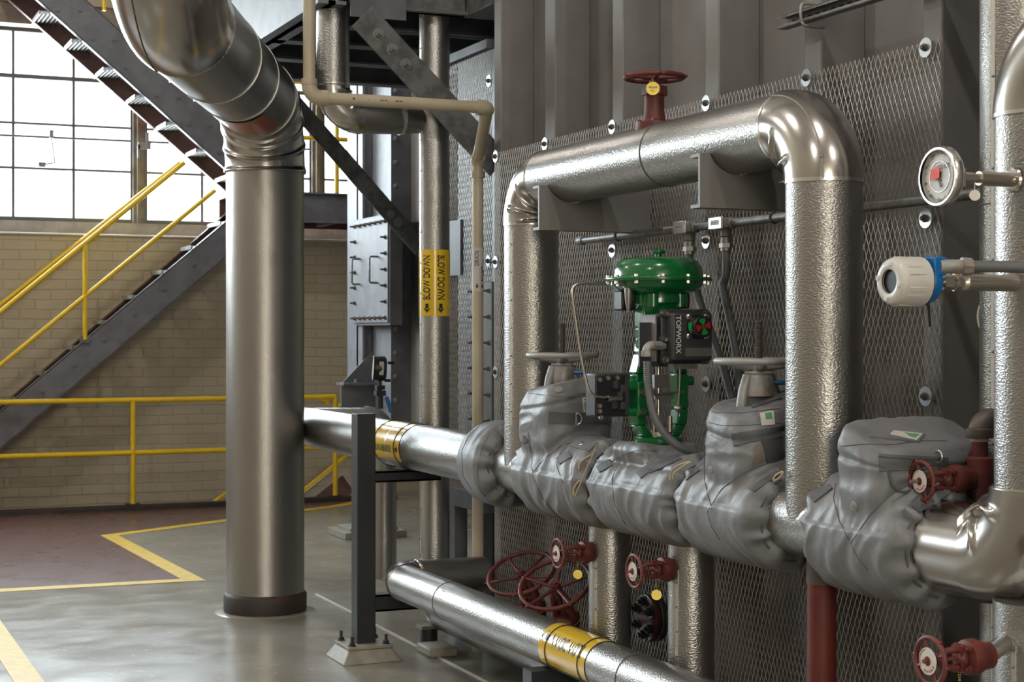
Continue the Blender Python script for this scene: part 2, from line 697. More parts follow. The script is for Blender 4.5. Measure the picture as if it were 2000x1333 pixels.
while xp1 + k * pit < 11.5:
    x0 = xp1 + k * pit
    k += 1
    if x0 < -6.9:
        continue
    fr = MB()
    fw = .022
    for z in (zb + .02, ZT - .02):
        fr.box((x0, WYW - .025, z - .02), (x0 + 3 * lw, WYW + .025, z + .02))
    for i in range(4):
        xx = x0 + i * lw
        w = .014 if i in (1, 2) else .022
        fr.box((xx - w, WYW - .022, zb), (xx + w, WYW + .022, ZT))
    for i, z in enumerate(zr):
        w = .012 if i != 2 else .022
        fr.box((x0, WYW - .03, z - w), (x0 + 3 * lw, WYW + .03, z + w))
    win = struct('window_%d' % wn, fr, M['winframe'])
    wn += 1
    pn = MB().box((x0, WYW - .003, zb), (x0 + 3 * lw, WYW + .003, ZT))
    struct('window_pane', pn, M['pane'], win)
    # operating rod
    rz = P(0, 264, Y=WYW - .1).z
    rd = MB().cyl((x0 + .02, WYW - .1, rz), (x0 + 3 * lw - .02, WYW - .1, rz), .012, seg=10)
    for xx in (x0 + lw * .1, x0 + lw * 2.9):
        rd.cyl((xx, WYW - .1, rz), (xx, WYW, rz), .009, seg=8)
    struct('window_rod', rd, M['winframe'], win)
    # pier to the left of the window
    pr = MB().box((x0 - pw, WYW - .06, zb), (x0 - .02, WYW + .06, ZT))
    pr.box((x0 - pw * .72, WYW - .10, zb), (x0 - pw * .45, WYW - .06, ZT))
    struct('window_mullion', pr, M['mullion'], win)
# small latch arm hanging on one window
a = P(100, 262, Y=WYW - .12)
b = P(107, 318, Y=WYW - .12)
c = P(82, 322, Y=WYW - .12)
mb = MB().tube([a, b], .008, 8)
mb.tube([a + V((.03, 0, 0)), b + V((.02, 0, 0))], .004, 8)
mb.tube([b, c], .009, 8)
mb.cbox(c, (.07, .03, .05))
mb.cbox(a, (.04, .04, .08))
tag(obj('window_latch', mb, M['galv']), 'jointed steel latch arm hanging from the rod of the left window', 'window latch')
a = P(282, 285, Y=WYW - .14)
mb = MB().cbox(a, (.13, .02, .07))
mb.cbox(a + V((-.06, 0, -.06)), (.025, .02, .14))
mb.cbox(a + V((.03, 0, .06)), (.03, .03, .16))
tag(obj('window_stay', mb, M['lightsteel']), 'small pale bracket on the mullion between the left windows', 'window fitting')

# ---- other walls, the ceiling, and the windows that light the room (left)
mb = MB().box((-7, -5, 7.8), (12, 17.5, 8.0))
struct('ceiling', mb, M['ceil'])
mb = MB().box((12, -5, 0), (12.2, 17.5, 7.8))
struct('wall_right', mb, M['plaster'])
mb = MB().box((-7.2, -5, 0), (-7, 17.5, 7.8))
struct('wall_left', mb, M['plaster'])
# window in the wall behind the viewpoint
mb = MB().box((-7, -5.2, 0), (-2.4, -5, 7.8))
mb.box((.6, -5.2, 0), (12, -5, 7.8))
mb.box((-2.4, -5.2, 0), (.6, -5, 1.6))
mb.box((-2.4, -5.2, 4.2), (.6, -5, 7.8))
struct('wall_front', mb, M['plaster'])
fr = MB()
for i in range(6):
    fr.box((-2.4 + .6 * i - .02, -5.13, 1.6), (-2.4 + .6 * i + .02, -5.07, 4.2))
for i in range(6):
    fr.box((-2.4, -5.13, 1.6 + .52 * i - .02), (.6, -5.07, 1.6 + .52 * i + .02))
win = struct('window_%d' % wn, fr, M['winframe'])
wn += 1
struct('window_pane', MB().box((-2.4, -5.103, 1.6), (.6, -5.097, 4.2)), M['pane'], win)


def arealight(loc, d, sx, sy, en, col):
    L = bpy.data.lights.new('daylight', 'AREA')
    L.shape = 'RECTANGLE'
    L.size = sx
    L.size_y = sy
    L.energy = en
    L.color = col
    lo = bpy.data.objects.new('daylight', L)
    COL.objects.link(lo)
    lo.location = loc
    lo.rotation_mode = 'QUATERNION'
    lo.rotation_quaternion = V(d).to_track_quat('-Z', 'Y')
    return lo


arealight((-.9, -5.16, 2.9), (0, 1, 0), 3.0, 2.6, 140, (1, .92, .83))
for i, xx in enumerate((-5.4, -3.4, -1.4, .6, 2.6, 4.6)):
    arealight((xx, WYW + .5, (zb + ZT) / 2), (0, -1, 0), 1.95, ZT - zb + .5, 420, (.84, .92, 1))
# out-of-view lamps hung high, added to fill the room with light
for i, (x, y) in enumerate([(-3, 1), (1.5, 2.5), (-1, 6.5), (-3.5, 11), (1.2, 12.5), (2.6, -2)]):
    t = thing('added_fill_lamp', 'unseen added fill lamp %s' % ['over the aisle by the entrance', 'above the insulated valves', 'over the middle of the aisle', 'by the left windows near the far wall', 'over the stair pit side', 'behind the viewpoint near the casing'][i], 'added fill lamp', (x, y, 6.6))
    obj('lamp_shade', MB().lathe([(.05, .45), (.08, .4), (.1, .25), (.24, .04), (.25, 0)], (x, y, 6.6), seg=28, caps=False), M['galv'], t)
    obj('stem', MB().cyl((x, y, 7.0), (x, y, 7.8), .012, seg=8), M['galv'], t)
    obj('bulb', MB().lathe([(.02, .05), (.08, .06), (.10, .14), (.06, .24), (.02, .28)], (x, y, 6.6), seg=16), M['lamp'], t)
    L = bpy.data.lights.new('fill_lamp_light', 'POINT')
    L.energy = 230
    L.color = (1, .94, .87)
    L.shadow_soft_size = .12
    lo = bpy.data.objects.new('fill_lamp_light', L)
    COL.objects.link(lo)
    lo.location = (x, y, 6.5)

# ---- ribbed grey casing wall
mb = MB().box((WX, -5, 0), (WX + .1, YEND - .02, 7.8))
mb.box((WX + .1, YEND - .1, 0), (5.6, YEND - .02, 7.8))
struct('wall_casing', mb, M['casing'])
RIBS = [(965, 978), (1064, 1084), (1196, 1216), (1377, 1404), (1571, 1604), (1803, 1840)]
mb = MB()
RC = []
for (a, b) in RIBS:
    y1 = P(a, 100, X=RBX).y
    y0 = P(b, 100, X=RBX).y
    RC.append((y0, y1))
RC.append((RC[-1][0] - .72, RC[-1][1] - .72))
RC.append((RC[-1][0] - .72, RC[-1][1] - .72))
for (y0, y1) in RC:
    rb = MB().box((RBX, y0, 0), (WX + .001, y1, 7.8))
    struct('trim_%d' % (5 + RC.index((y0, y1))), rb, M['casing'], bevel=.006)
for yy in [(RC[i][1] + RC[i + 1][0]) / 2 + .18 for i in range(len(RC) - 1)]:
    pass


# ---- expanded metal sheets
def expanded(y0, y1, z0, z1, X, sw, sh, th, seed=0):
    """diamond sheet in the plane X=const made of twisted flat strands"""
    mb = MB()
    ny = int(round((y1 - y0) / sw))
    nz = int(round((z1 - z0) / sh))
    sw = (y1 - y0) / ny
    sh = (z1 - z0) / nz
    vs, fs = mb.v, mb.f
    d = .0016

    def strand(ya, za, yb, zb, dx):
        # flat strand leaning out of the sheet
        n = len(vs)
        ln = sqrt((yb - ya) ** 2 + (zb - za) ** 2)
        py, pz = -(zb - za) / ln * th, (yb - ya) / ln * th
        for (yy, zz, xo) in ((ya, za, 0), (yb, zb, 0)):
            vs.append((X - d, yy + py * .8, zz + pz * .8))
            vs.append((X + d * .6, yy + py, zz + pz))
            vs.append((X + d, yy - py * .8, zz - pz * .8))
            vs.append((X - d * .6, yy - py, zz - pz))
        for i in range(4):
            j = (i + 1) % 4
            fs.append((n + i, n + j, n + 4 + j, n + 4 + i))
    for i in range(ny):
        ya = y0 + i * sw
        for j in range(nz):
            za = z0 + j * sh
            strand(ya, za + sh / 2, ya + sw / 2, za, 0)
            strand(ya + sw / 2, za, ya + sw, za + sh / 2, 0)
            strand(ya, za + sh / 2, ya + sw / 2, za + sh, 0)
            strand(ya + sw / 2, za + sh, ya + sw, za + sh / 2, 0)
    return mb


my0 = P(1838, 100, X=MX).y
my1 = P(966, 300, X=MX).y
mz1 = P(965, 300, X=MX).z
e = expanded(my0, my1, .06, mz1, MX, .0272, .066, .0014)
tag(obj('expanded_metal_screen', e, M['meshmetal'], flat=True), 'large diamond mesh metal screen bolted to the grey ribs behind the valves', 'metal screen')
fy0 = YEND + .28
fy1 = 9.15
fz0, fz1 = .84, CAM_H + .41 / .9172 * FX2
e = expanded(fy0, fy1, fz0, fz1, FX2, .0272, .066, .0014)
tag(obj('expanded_metal_screen', e, M['meshmetal'], flat=True), 'narrow diamond mesh screen behind the cream drain pipe, farther than the large one', 'metal screen')
mb = MB().box((FX2 + .25, YEND, fz0 + .05), (FX2 + .3, 9.6, 3.5))
struct('wall_panel', mb, M['steelpaint'])
mb = MB().bar((FX2 - .01, fy0, fz0 - .05), (FX2 - .01, 9.3, fz0 - .05), .08, .1, (0, 0, 1))
mb.bar((FX2 - .01, fy0, fz1 + .03), (FX2 - .01, 9.3, fz1 + .03), .05, .05, (0, 0, 1))
t = thing('screen_frame', 'dark steel frame bars and post under the narrow mesh screen', 'steel frame', (FX2, 8.9, 0))
obj('frame_bar', MB().bar((FX2 - .01, fy0, fz0 - .05), (FX2 - .01, 9.3, fz0 - .05), .08, .1, (0, 0, 1)), M['steelpaint'], t)
obj('frame_bar', MB().bar((FX2 - .01, fy0, fz1 + .03), (FX2 - .01, 9.3, fz1 + .03), .05, .05, (0, 0, 1)), M['steelpaint'], t)
c = P(893, 1000, X=FX2 - .01)
mb = MB().box((c.x - .04, c.y - .06, 0), (c.x + .04, c.y + .06, fz0 - .1))
obj('post', mb, M['steelpaint'], t)
mb = MB().box((c.x + .12, c.y - .25, 0), (c.x + .2, c.y - .05, fz0 - .1))
obj('post', mb, M['darksteel'], t)
# bolted grey cover plate on the far screen
p0 = P(962, 553, X=FX2 - .03)
p1 = P(921, 553, X=FX2 - .03)
zlo = P(940, 838, X=FX2 - .03).z
zhi = P(940, 552, X=FX2 - .03).z
t = thing('cover_plate', 'tall narrow blue grey plate with studs behind the cream drain pipe', 'cover plate', (FX2 - .03, (p0.y + p1.y) / 2, zlo))
obj('plate', MB().box((FX2 - .035, p0.y, zlo), (FX2 - .02, p1.y, zhi)), M['lightsteel'], t, bevel=.003)
for yy in (p0.y + .04, p1.y - .03):
    for i in range(6):
        z = zlo + .05 + (zhi - zlo - .1) * i / 5
        obj('stud', MB().bolt((FX2 - .035, yy, z), (-1, 0, 0), .010, .012, .02), M['bolt'], t)

# washers and bolts holding the screens
rows = [(CAM_H + .943, 'top row'), (CAM_H + .378, 'second row'), (CAM_H - .211, 'third row'), (CAM_H - .79, 'fourth row'), (CAM_H - 1.37, 'bottom row')]
seen = {(0, 0), (0, 1), (0, 2), (0, 3), (0, 4), (0, 5), (1, 0), (1, 2), (1, 3), (1, 5), (2, 0), (2, 3), (2, 5), (4, 0)}
names = ['leftmost rib', 'second rib from the left', 'third rib from the left', 'fourth rib from the left', 'fifth rib from the left', 'rightmost rib']
first = None
for r, (z, rn) in enumerate(rows):
    for c in range(6):
        if (r, c) not in seen:
            continue
        yy = (RC[c][0] + RC[c][1]) / 2 - (.04 if c == 0 else 0)
        lab = 'zinc washer on the %s, %s of the large mesh' % (names[c], rn)
        loc = (MX - .007, yy, z)
        if first is None:
            t = thing('washer_bolt', lab, 'washer', (0, 0, 0), 'washers holding the mesh screens')
            w = MB().lathe([(.011, 0), (.033, 0), (.033, .003), (.011, .003)], (0, 0, 0), (-1, 0, 0), 28)
            obj('washer', w, M['zinc'], t)
            obj('bolt_head', MB().hexhead((-.003, 0, 0), (-1, 0, 0), .013, .009).cyl((-.01, 0, 0), (-.02, 0, 0), .007, seg=10), M['rust'], t)
            t.location = loc
            first = t
        else:
            dup(first, loc, lab)
for i, (px, py) in enumerate([(955, 158), (953, 323), (954, 510)]):
    c = P(px, py, X=FX2 - .007)
    dup(first, c, ['round zinc washer high on the far mesh screen above the cream pipe bend', 'round zinc washer on the far mesh screen beside the cream pipe elbow', 'round zinc washer on the far mesh screen beside the DRAIN label'][i])
# ================================================================ BIG PIPES
def pband(mb, c, axis, r, w=.012, h=.0022):
    """thin lapped edge around a pipe"""
    a = V(axis).normalized()
    c = V(c)
    return mb.lathe([(r - .001, -w / 2), (r + h, -w / 2), (r + h, w / 2), (r - .001, w / 2)], c, a, 56, caps=False)


def seam(root, x, y, r, ang, z0, z1, n=8):
    """riveted lap running down a vertical pipe"""
    d = V((cos(ang), sin(ang), 0))
    s = V((-sin(ang), cos(ang), 0))
    mb = MB()
    c = V((x, y, 0)) + d * (r + .001)
    mb.bar(c + V((0, 0, z0)), c + V((0, 0, z1)), .014, .004, d)
    obj('seam', mb, M['band'], root)
    mb = MB()
    for i in range(n):
        z = z0 + (z1 - z0) * (i + .5) / n
        mb.lathe([(.005, 0), (.004, .003), (.0, .0045)], c + V((0, 0, z)) + d * .002, d, 8)
    obj('rivet_row', mb, M['bolt'], root)


# --- main column with its two bends
CX, CY, CR = 2.68, 10.06, .243
BX, BY, BZ = 1.40, 7.02, 3.17
t = thing('insulated_pipe', 'huge metal clad pipe column rising from a dark floor collar at the left', 'pipe', (CX, CY, 0))
dirh = V((BX - CX, BY - CY, 0)).normalized()
R1 = .42
obj('pipe_section', MB().cyl((CX, CY, .10), (CX, CY, BZ - R1 + .0), CR, seg=72), M['fine'], t)
obj('collar', MB().lathe([(CR + .012, 0), (CR + .016, .02), (CR + .016, .105), (CR + .008, .12), (CR, .125)], (CX, CY, 0), (0, 0, 1), 64), M['collar'], t)
obj('collar_seal', MB().lathe([(CR + .07, 0), (CR + .055, .004), (CR + .012, .007)], (CX, CY, 0), (0, 0, 1), 48), M['floor'], t)
e = MB().elbow((CX, CY, BZ), (0, 0, 1), dirh, R1, CR + .004, ridges=(.02, .26, .5, .74), amp=.018, wid=.035, full=True, seg=72)
obj('elbow', e, M['smooth'], t)
R2 = .52
s0 = V((CX, CY, BZ)) + dirh * R1
s1 = V((BX, BY, BZ)) - dirh * R2
obj('pipe_section', MB().cyl(s0, s1, CR - .001, seg=72), M['fine'], t)
e = MB().elbow((BX, BY, BZ), dirh, (0, 0, 1), R2, CR + .006, n=40, seg=80)
obj('elbow', e, M['smooth'], t)
obj('pipe_section', MB().cyl((BX, BY, BZ + R2), (BX, BY, 7.79), CR, seg=64), M['fine'], t)
obj('elbow_edge', pband(MB(), s1, dirh, CR + .004, .014), M['band'], t)
for f in (.33, .62):
    b = MB()
    pband(b, s0.lerp(s1, f), dirh, CR, .01, .003)
    obj('tie_wire', b, M['band'], t)
    cc = s0.lerp(s1, f)
    sd = V((dirh.y, -dirh.x, 0))
    obj('wire_twist', MB().cbox(cc + V((0, 0, -.12)) + sd * CR * .9, (.02, .02, .03)), M['band'], t)
# seam line along the big bend with rivets
e = MB()
cen = V((BX, BY, BZ)) - dirh * R2 + V((0, 0, R2))
bb = dirh.cross(V((0, 0, 1)))
pts = []
for i in range(25):
    ph = pi / 2 * i / 24
    nn = -V((0, 0, 1)) * cos(ph) + dirh * sin(ph)
    pts.append(cen + nn * R2 + (nn * cos(.45) + bb * sin(.45)) * (CR + .006))
e.tube(pts, .0035, 8)
obj('seam', e, M['winframe'], t)
e = MB()
for i in range(2, 24, 3):
    e.lathe([(.007, 0), (.005, .005), (0, .006)], pts[i], (pts[i] - (cen + (pts[i] - cen).normalized() * R2)).normalized(), 8)
obj('rivet_row', e, M['bolt'], t)
# orange tape under the bend, wrapped round the lower half of the pipe
e = MB()
ax = dirh
side = V((dirh.y, -dirh.x, 0))
tp0 = s0.lerp(s1, .06)
tp1 = s0.lerp(s1, .30)
n = 20
vs = []
for p in (tp0, tp1):
    for i in range(n + 1):
        a = radians(-128) + radians(110) * i / n
        vs.append(p + (side * cos(a) + V((0, 0, 1)) * sin(a)) * (CR + .004))
e.add(vs, [(i, i + 1, n + 2 + i, n + 1 + i) for i in range(n)])
obj('tape', e, M['orange'], t, label='glossy orange tape under the pipe')

# --- header (long horizontal pipe), its risers and end
HX, HR = 3.04, .124
HZ = CAM_H - .616
LY, NY = 6.777, 4.462        # the two risers of the loop
EY = 3.446
RV = EY
t = thing('insulated_pipe', 'long horizontal metal clad header pipe running behind the column to the grey jackets', 'pipe', (HX, 6.9, HZ - HR))
obj('pipe_section', MB().cyl((HX, 3.66, HZ), (HX, 11.4, HZ), HR, seg=64), M['stuccoY'], t)
b = MB()
pband(b, (HX, 10.35, HZ), (0, 1, 0), HR + .001)
obj('joint_band', b, M['band'], t)
b = MB()
pband(b, (HX, 8.45, HZ), (0, 1, 0), HR + .001)
obj('joint_band', b, M['band'], t)
e = MB().elbow((HX, 11.6, HZ), (0, 1, 0), (0, 0, -1), .2, HR)
obj('elbow', e, M['smooth'], t)
obj('pipe_section', MB().cyl((HX, 11.6, 0), (HX, 11.6, HZ - .2), HR, seg=40), M['stucco'], t)

# label tape on the header
def hlabel(name, lab, cx, cz, r, y0, y1, text, size, b0, arrow_s, wires, a0=20, a1=215, sx=1.):
    t = thing(name, lab, 'pipe marker', (cx, (y0 + y1) / 2, cz - r))
    n = 40
    vs = []
    for y in (y0, y1):
        for i in range(n + 1):
            a = radians(a0 + (a1 - a0) * i / n)
            vs.append((cx + cos(a) * (r + .0025), y, cz + sin(a) * (r + .0025)))
    e = MB().add(vs, [(i, i + 1, n + 2 + i, n + 1 + i) for i in range(n)])
    obj('label_sheet', e, M['tape'], t)
    ym = (y0 + y1) / 2
    rr = r + .0045

    def fn(s, h):
        a = radians(b0) + h / rr
        return (cx + cos(a) * rr, ym + s, cz + sin(a) * rr)
    # text from the near end (reads upside down to the viewer)
    sg = 1 if arrow_s > 0 else -1
    tm = text_mb(text, size, lambda s, h: fn(s - sg * .03, h), .01, sx=sx)
    obj('lettering', tm, M['ink'], t, flat=True)
    w = size
    ar = MB()
    k = arrow_s
    p = [(k, -w * .42), (k + sg * w * .5, 0), (k, w * .42)]
    q_ = [(k, -w * .16), (k - sg * w * .35, -w * .16), (k - sg * w * .35, w * .16), (k, w * .16)]
    ar.add([fn(*x) for x in p], [(0, 1, 2)])
    ar.add([fn(*x) for x in q_], [(0, 1, 2, 3)])
    obj('arrow', ar, M['ink'], t, flat=True)
    for yy in wires:
        b = MB()
        b.ring((cx, yy, cz), (0, 1, 0), r + .005, .0022, 48, 6)
        obj('wire_tie', b, M['black'] if name == 'x' else M['darksteel'], t)
    return t


ya, yb = P(822, 840, X=HX).y, P(765, 840, X=HX).y
hlabel('pipe_label', 'yellow label with upside down BOILER FEED WATER lettering on the horizontal header pipe', HX, HZ, HR, ya, yb, 'BOILER FEED WATER', .055, 184, -.19, (ya + .08, yb - .06), a0=40, a1=216, sx=.52)

# --- the loop above the valves
TZ = CAM_H + .683
LR = .124
RE = .195
t = thing('insulated_pipe', 'metal clad bypass pipe loop arching over the green control valve', 'pipe', (HX, (LY + NY) / 2, HZ + HR))
for (yy, sg) in ((LY, -1), (NY, 1)):
    obj('riser', MB().cyl((HX, yy, HZ), (HX, yy, TZ - RE), LR, seg=64), M['stucco'], t)
    e = MB().elbow((HX, yy, TZ), (0, 0, 1), (0, sg, 0), RE, LR + .004, ridges=(.12, .36, .62), amp=.019, wid=.04, seg=72)
    obj('elbow', e, M['smooth'], t)
    b = MB()
    pband(b, (HX, yy, TZ - RE), (0, 0, 1), LR + .002, .012)
    # lapped edge of the elbow over the riser
    obj('elbow_edge', b, M['band'], t)
y0, y1 = NY + RE, LY - RE
obj('pipe_section', MB().cyl((HX, y0, TZ), (HX, y1, TZ), LR, seg=72), M['stuccoY'], t)
b = MB()
pband(b, (HX, P(1305, 300, X=HX).y, TZ), (0, 1, 0), LR, .004, .0025)
obj('joint_band', b, M['winframe'], t)
b = MB()
pband(b, (HX, y0 + .004, TZ), (0, 1, 0), LR + .004, .01, .003)
obj('joint_band', b, M['band'], t)
# vertical seam of the near elbow
pts = []
cen = V((HX, NY + RE, TZ - RE))
for i in range(21):
    ph = pi / 2 * i / 20
    nn = V((0, -cos(ph), sin(ph)))
    pts.append(cen + nn * (RE) + (nn * cos(.62) - V((1, 0, 0)) * sin(.62)) * (LR + .005))
e = MB().tube(pts, .0022, 8)
obj('seam', e, M['bolt'], t)
e = MB().lathe([(.006, 0), (.004, .004), (0, .005)], pts[3], (pts[3] - cen).normalized(), 8)
obj('rivet', e, M['bolt'], t)
seam(t, HX, LY, LR, radians(200), HZ + .2, TZ - RE - .03, 7)

# --- right-hand end of the header: bend up and tall pipe
t = thing('insulated_pipe', 'tall metal clad pipe at the right edge rising from the end elbow of the header', 'pipe', (HX, EY, HZ - .15))
e = MB().elbow((HX, EY, HZ), (0, -1, 0), (0, 0, 1), .2, HR + .014, ridges=(.1, .38, .66), amp=.022, wid=.045, seg=72)
obj('elbow', e, M['smooth'], t)
obj('elbow_sleeve', MB().cyl((HX, EY + .2, HZ), (HX, 3.85, HZ), HR + .012, seg=64), M['smooth'], t)
zt = CAM_H + .78
obj('pipe_section', MB().cyl((HX, EY, HZ + .2), (HX, EY, zt - .2), HR, seg=72), M['stucco'], t)
e = MB().elbow((HX, EY, zt), (0, 0, 1), (0, -1, 0), .2, HR + .004, seg=72)
obj('elbow', e, M['smooth'], t)
obj('pipe_section', MB().cyl((HX, EY - .2, zt), (HX, .6, zt), HR, seg=56), M['stuccoY'], t)
seam(t, HX, EY, HR, radians(215), HZ + .25, zt - .22, 9)
obj('elbow_edge', pband(MB(), (HX, EY, HZ + .2), (0, 0, 1), HR + .004, .01), M['band'], t)
obj('elbow_edge', pband(MB(), (HX, EY, zt - .2), (0, 0, 1), HR + .003, .01), M['band'], t)
t = thing('insulated_pipe', 'metal clad drop pipe at the lower right corner under the end elbow', 'pipe', (HX, EY, 0))
obj('pipe_section', MB().cyl((HX, EY, 0), (HX, EY, HZ - .1), HR + .004, seg=64), M['stucco'], t)
seam(t, HX, EY, HR + .004, radians(195), .2, HZ - .2, 6)
# pipe behind it
bx, by = P(1991, 300, t=4.9).x, P(1991, 300, t=4.9).y
t = thing('insulated_pipe', 'embossed vertical pipe standing behind the tall right-hand pipe', 'pipe', (bx, by, 0))
obj('pipe_section', MB().cyl((bx, by, 0), (bx, by, 7.79), .115, seg=64), M['stucco'], t)
b = MB()
pband(b, (bx, by, P(1930, 398, Y=by).z), (0, 0, 1), .115, .004)
obj('joint_band', b, M['winframe'], t)
seam(t, bx, by, .115, radians(190), .2, 4, 14)

# --- risers below the header
DX, DR = 3.09, .088
drops = [(1191, 'left of the two metal clad drop pipes below the grey jackets'), (1350, 'right of the two metal clad drop pipes below the grey jackets')]
DP = []
for i, (px, lab) in enumerate(drops):
    yy = P(px, 1100, X=DX).y
    DP.append(yy)
    t = thing('insulated_pipe', lab, 'pipe', (DX, yy, .2))
    zb_ = .24 if i == 0 else .24
    obj('pipe_section', MB().cyl((DX, yy, zb_ + .14), (DX, yy, HZ - .05), DR, seg=56), M['stucco'], t)
    e = MB().elbow((DX, yy, zb_), (0, 0, -1), (1, 0, 0), .14, DR + .003)
    obj('elbow', e, M['smooth'], t)
    obj('pipe_section', MB().cyl((DX + .14, yy, zb_), (MX - .02, yy, zb_), DR, seg=48), M['stucco'], t)
    seam(t, DX, yy, DR, radians(203), .4, .86 if i else .82, 5)
yy = P(1605, 1200, X=HX).y
t = thing('steel_pipe', 'dark red painted bare pipe dropping from the header near the right', 'pipe', (HX, yy, 0))
obj('pipe_section', MB().cyl((HX, yy, 0), (HX, yy, HZ - .15), .047, seg=40), M['redpipe'], t)
obj('coupling', MB().cyl((HX, yy, P(1600, 1140, Y=yy).z), (HX, yy, HZ - .12), .05, seg=40), M['rust'], t)

# --- low blow-down pipe along the floor
PX, PR = 2.90, .095
PZ = CAM_H - .451 * 2.90
PY = 8.2
t = thing('insulated_pipe', 'low metal clad blow down pipe running along the floor to the front', 'pipe', (PX, 6, PZ - PR))
obj('pipe_section', MB().cyl((PX, 1.2, PZ), (PX, PY - .13, PZ), PR, seg=64), M['stuccoY'], t)
e = MB().elbow((PX, PY, PZ), (0, 1, 0), (1, 0, 0), .13, PR + .005, ridges=(.3, .7), amp=.012, wid=.06, seg=64)
obj('elbow', e, M['smooth'], t)
obj('pipe_section', MB().cyl((PX + .13, PY, PZ), (MX - .02, PY, PZ), PR, seg=56), M['stucco'], t)
for px in (880, 1245):
    b = MB()
    pband(b, (PX, P(px, 1200, X=PX).y, PZ), (0, 1, 0), PR, .004)
    obj('joint_band', b, M['winframe'], t)
ya, yb = P(1184, 1270, X=PX).y, P(1092, 1240, X=PX).y
hlabel('pipe_label', 'yellow label with upside down BLOW DOWN lettering on the low floor pipe', PX, PZ, PR, ya, yb, 'BLOW DOWN', .085, 146, .17, (ya + .06, yb - .07), a0=20, a1=216, sx=.52)

# --- vertical blow-down pipe and its rear run
VX, VY, VR = 3.30, 8.70, .086
t = thing('insulated_pipe', 'slim vertical metal clad pipe carrying the yellow BLOW DOWN label', 'pipe', (VX, VY, .15))
obj('pipe_section', MB().cyl((VX, VY, .38), (VX, VY, 7.79), VR, seg=56), M['stucco'], t)
zz = CAM_H - 1.58
obj('elbow', MB().elbow((VX, VY, zz), (0, 0, -1), (0, -1, 0), .16, VR + .002), M['smooth'], t)
obj('pipe_section', MB().cyl((VX, VY - .16, zz), (VX, 1.2, zz), VR, seg=56), M['stuccoY'], t)
seam(t, VX, VY, VR, radians(187), .5, 5, 26)
# its label: a yellow wrap with two lines of lettering
z0, z1 = P(850, 618, X=VX).z, P(850, 489, X=VX).z
vf = atan2(-VY, -VX)
lb = thing('pipe_label', 'yellow wrap label with two vertical BLOW DOWN lines and down arrows', 'pipe marker', (VX, VY, z0))
n = 40
vs = []
for z in (z0, z1):
    for i in range(n + 1):
        a = vf + radians(-125 + 250 * i / n)
        vs.append((VX + cos(a) * (VR + .003), VY + sin(a) * (VR + .003), z))
obj('label_sheet', MB().add(vs, [(i, i + 1, n + 2 + i, n + 1 + i) for i in range(n)]), M['tape'], lb)
rr = VR + .005
zm = (z0 + z1) / 2 + .03
for (da, s) in ((-.045, 1), (.037, -1)):
    def fn(a, h, da=da, s=s):
        ang = vf + (da - s * h) / rr
        return (VX + cos(ang) * rr, VY + sin(ang) * rr, zm + s * a)
    obj('lettering', text_mb('BLOW DOWN', .062, fn, .02, sx=.62), M['ink'], lb, flat=True)

    def fa(a, h, da=da):
        ang = vf + (da + a) / rr
        return (VX + cos(ang) * rr, VY + sin(ang) * rr, z0 + .048 + h)
    ar = MB().add([fa(*x) for x in [(-.022, -.005), (.022, -.005), (0, -.03)]], [(0, 2, 1)])
    ar.add([fa(*x) for x in [(-.01, -.005), (.01, -.005), (.01, .022), (-.01, .022)]], [(0, 1, 2, 3)])
    obj('arrow', ar, M['ink'], lb, flat=True)
# branch coming down beside it
bxp = P(650, 100, Y=8.72)
QX, QY, QR = bxp.x, 8.72, .092
QZ = P(760, 232, Y=QY).z
t = thing('insulated_pipe', 'metal clad branch pipe coming down by the cream pipe and joining the labelled pipe', 'pipe', (QX, QY, QZ))
obj('pipe_section', MB().cyl((QX, QY, QZ + .17), (QX, QY, 7.79), QR, seg=56), M['stucco'], t)
obj('elbow', MB().elbow((QX, QY, QZ), (0, 0, -1), (1, 0, 0), .16, QR + .003, ridges=(.25, .6), amp=.01, wid=.06), M['smooth'], t)
obj('pipe_section', MB().lathe([(QR, 0), (QR * .92, .22), (.078, .24), (.07, VX - QX - .16)], (QX + .16, QY, QZ), (1, 0, 0), 56), M['fine'], t)
obj('joint_band', pband(MB(), (QX + .40, QY, QZ), (1, 0, 0), .086, .02, .004), M['band'], t)
obj('elbow_edge', pband(MB(), (QX, QY, QZ + .17), (0, 0, 1), QR + .002, .01), M['band'], t)

# --- rear pipe with gauge behind the header
gp = P(751, 1000, t=11.7)
zr_ = P(751, 812, t=11.7).z
t = thing('insulated_pipe', 'thin metal clad pipe bending down to the floor behind the black post', 'pipe', (gp.x, gp.y, 0))
obj('pipe_section', MB().cyl((gp.x, gp.y, 0), (gp.x, gp.y, zr_ - .16), .086, seg=48), M['fine'], t)
obj('elbow', MB().elbow((gp.x, gp.y, zr_ - .02), (0, 0, 1), (-.92, .39, 0), .14, .087, seg=48), M['lightsteel'], t)
e0 = V((gp.x, gp.y, zr_ - .02)) + V((-.92, .39, 0)).normalized() * .14
obj('pipe_section', MB().cyl(e0, e0 + V((-.92, .39, 0)).normalized() * .42, .075, seg=40), M['stuccoY'], t)

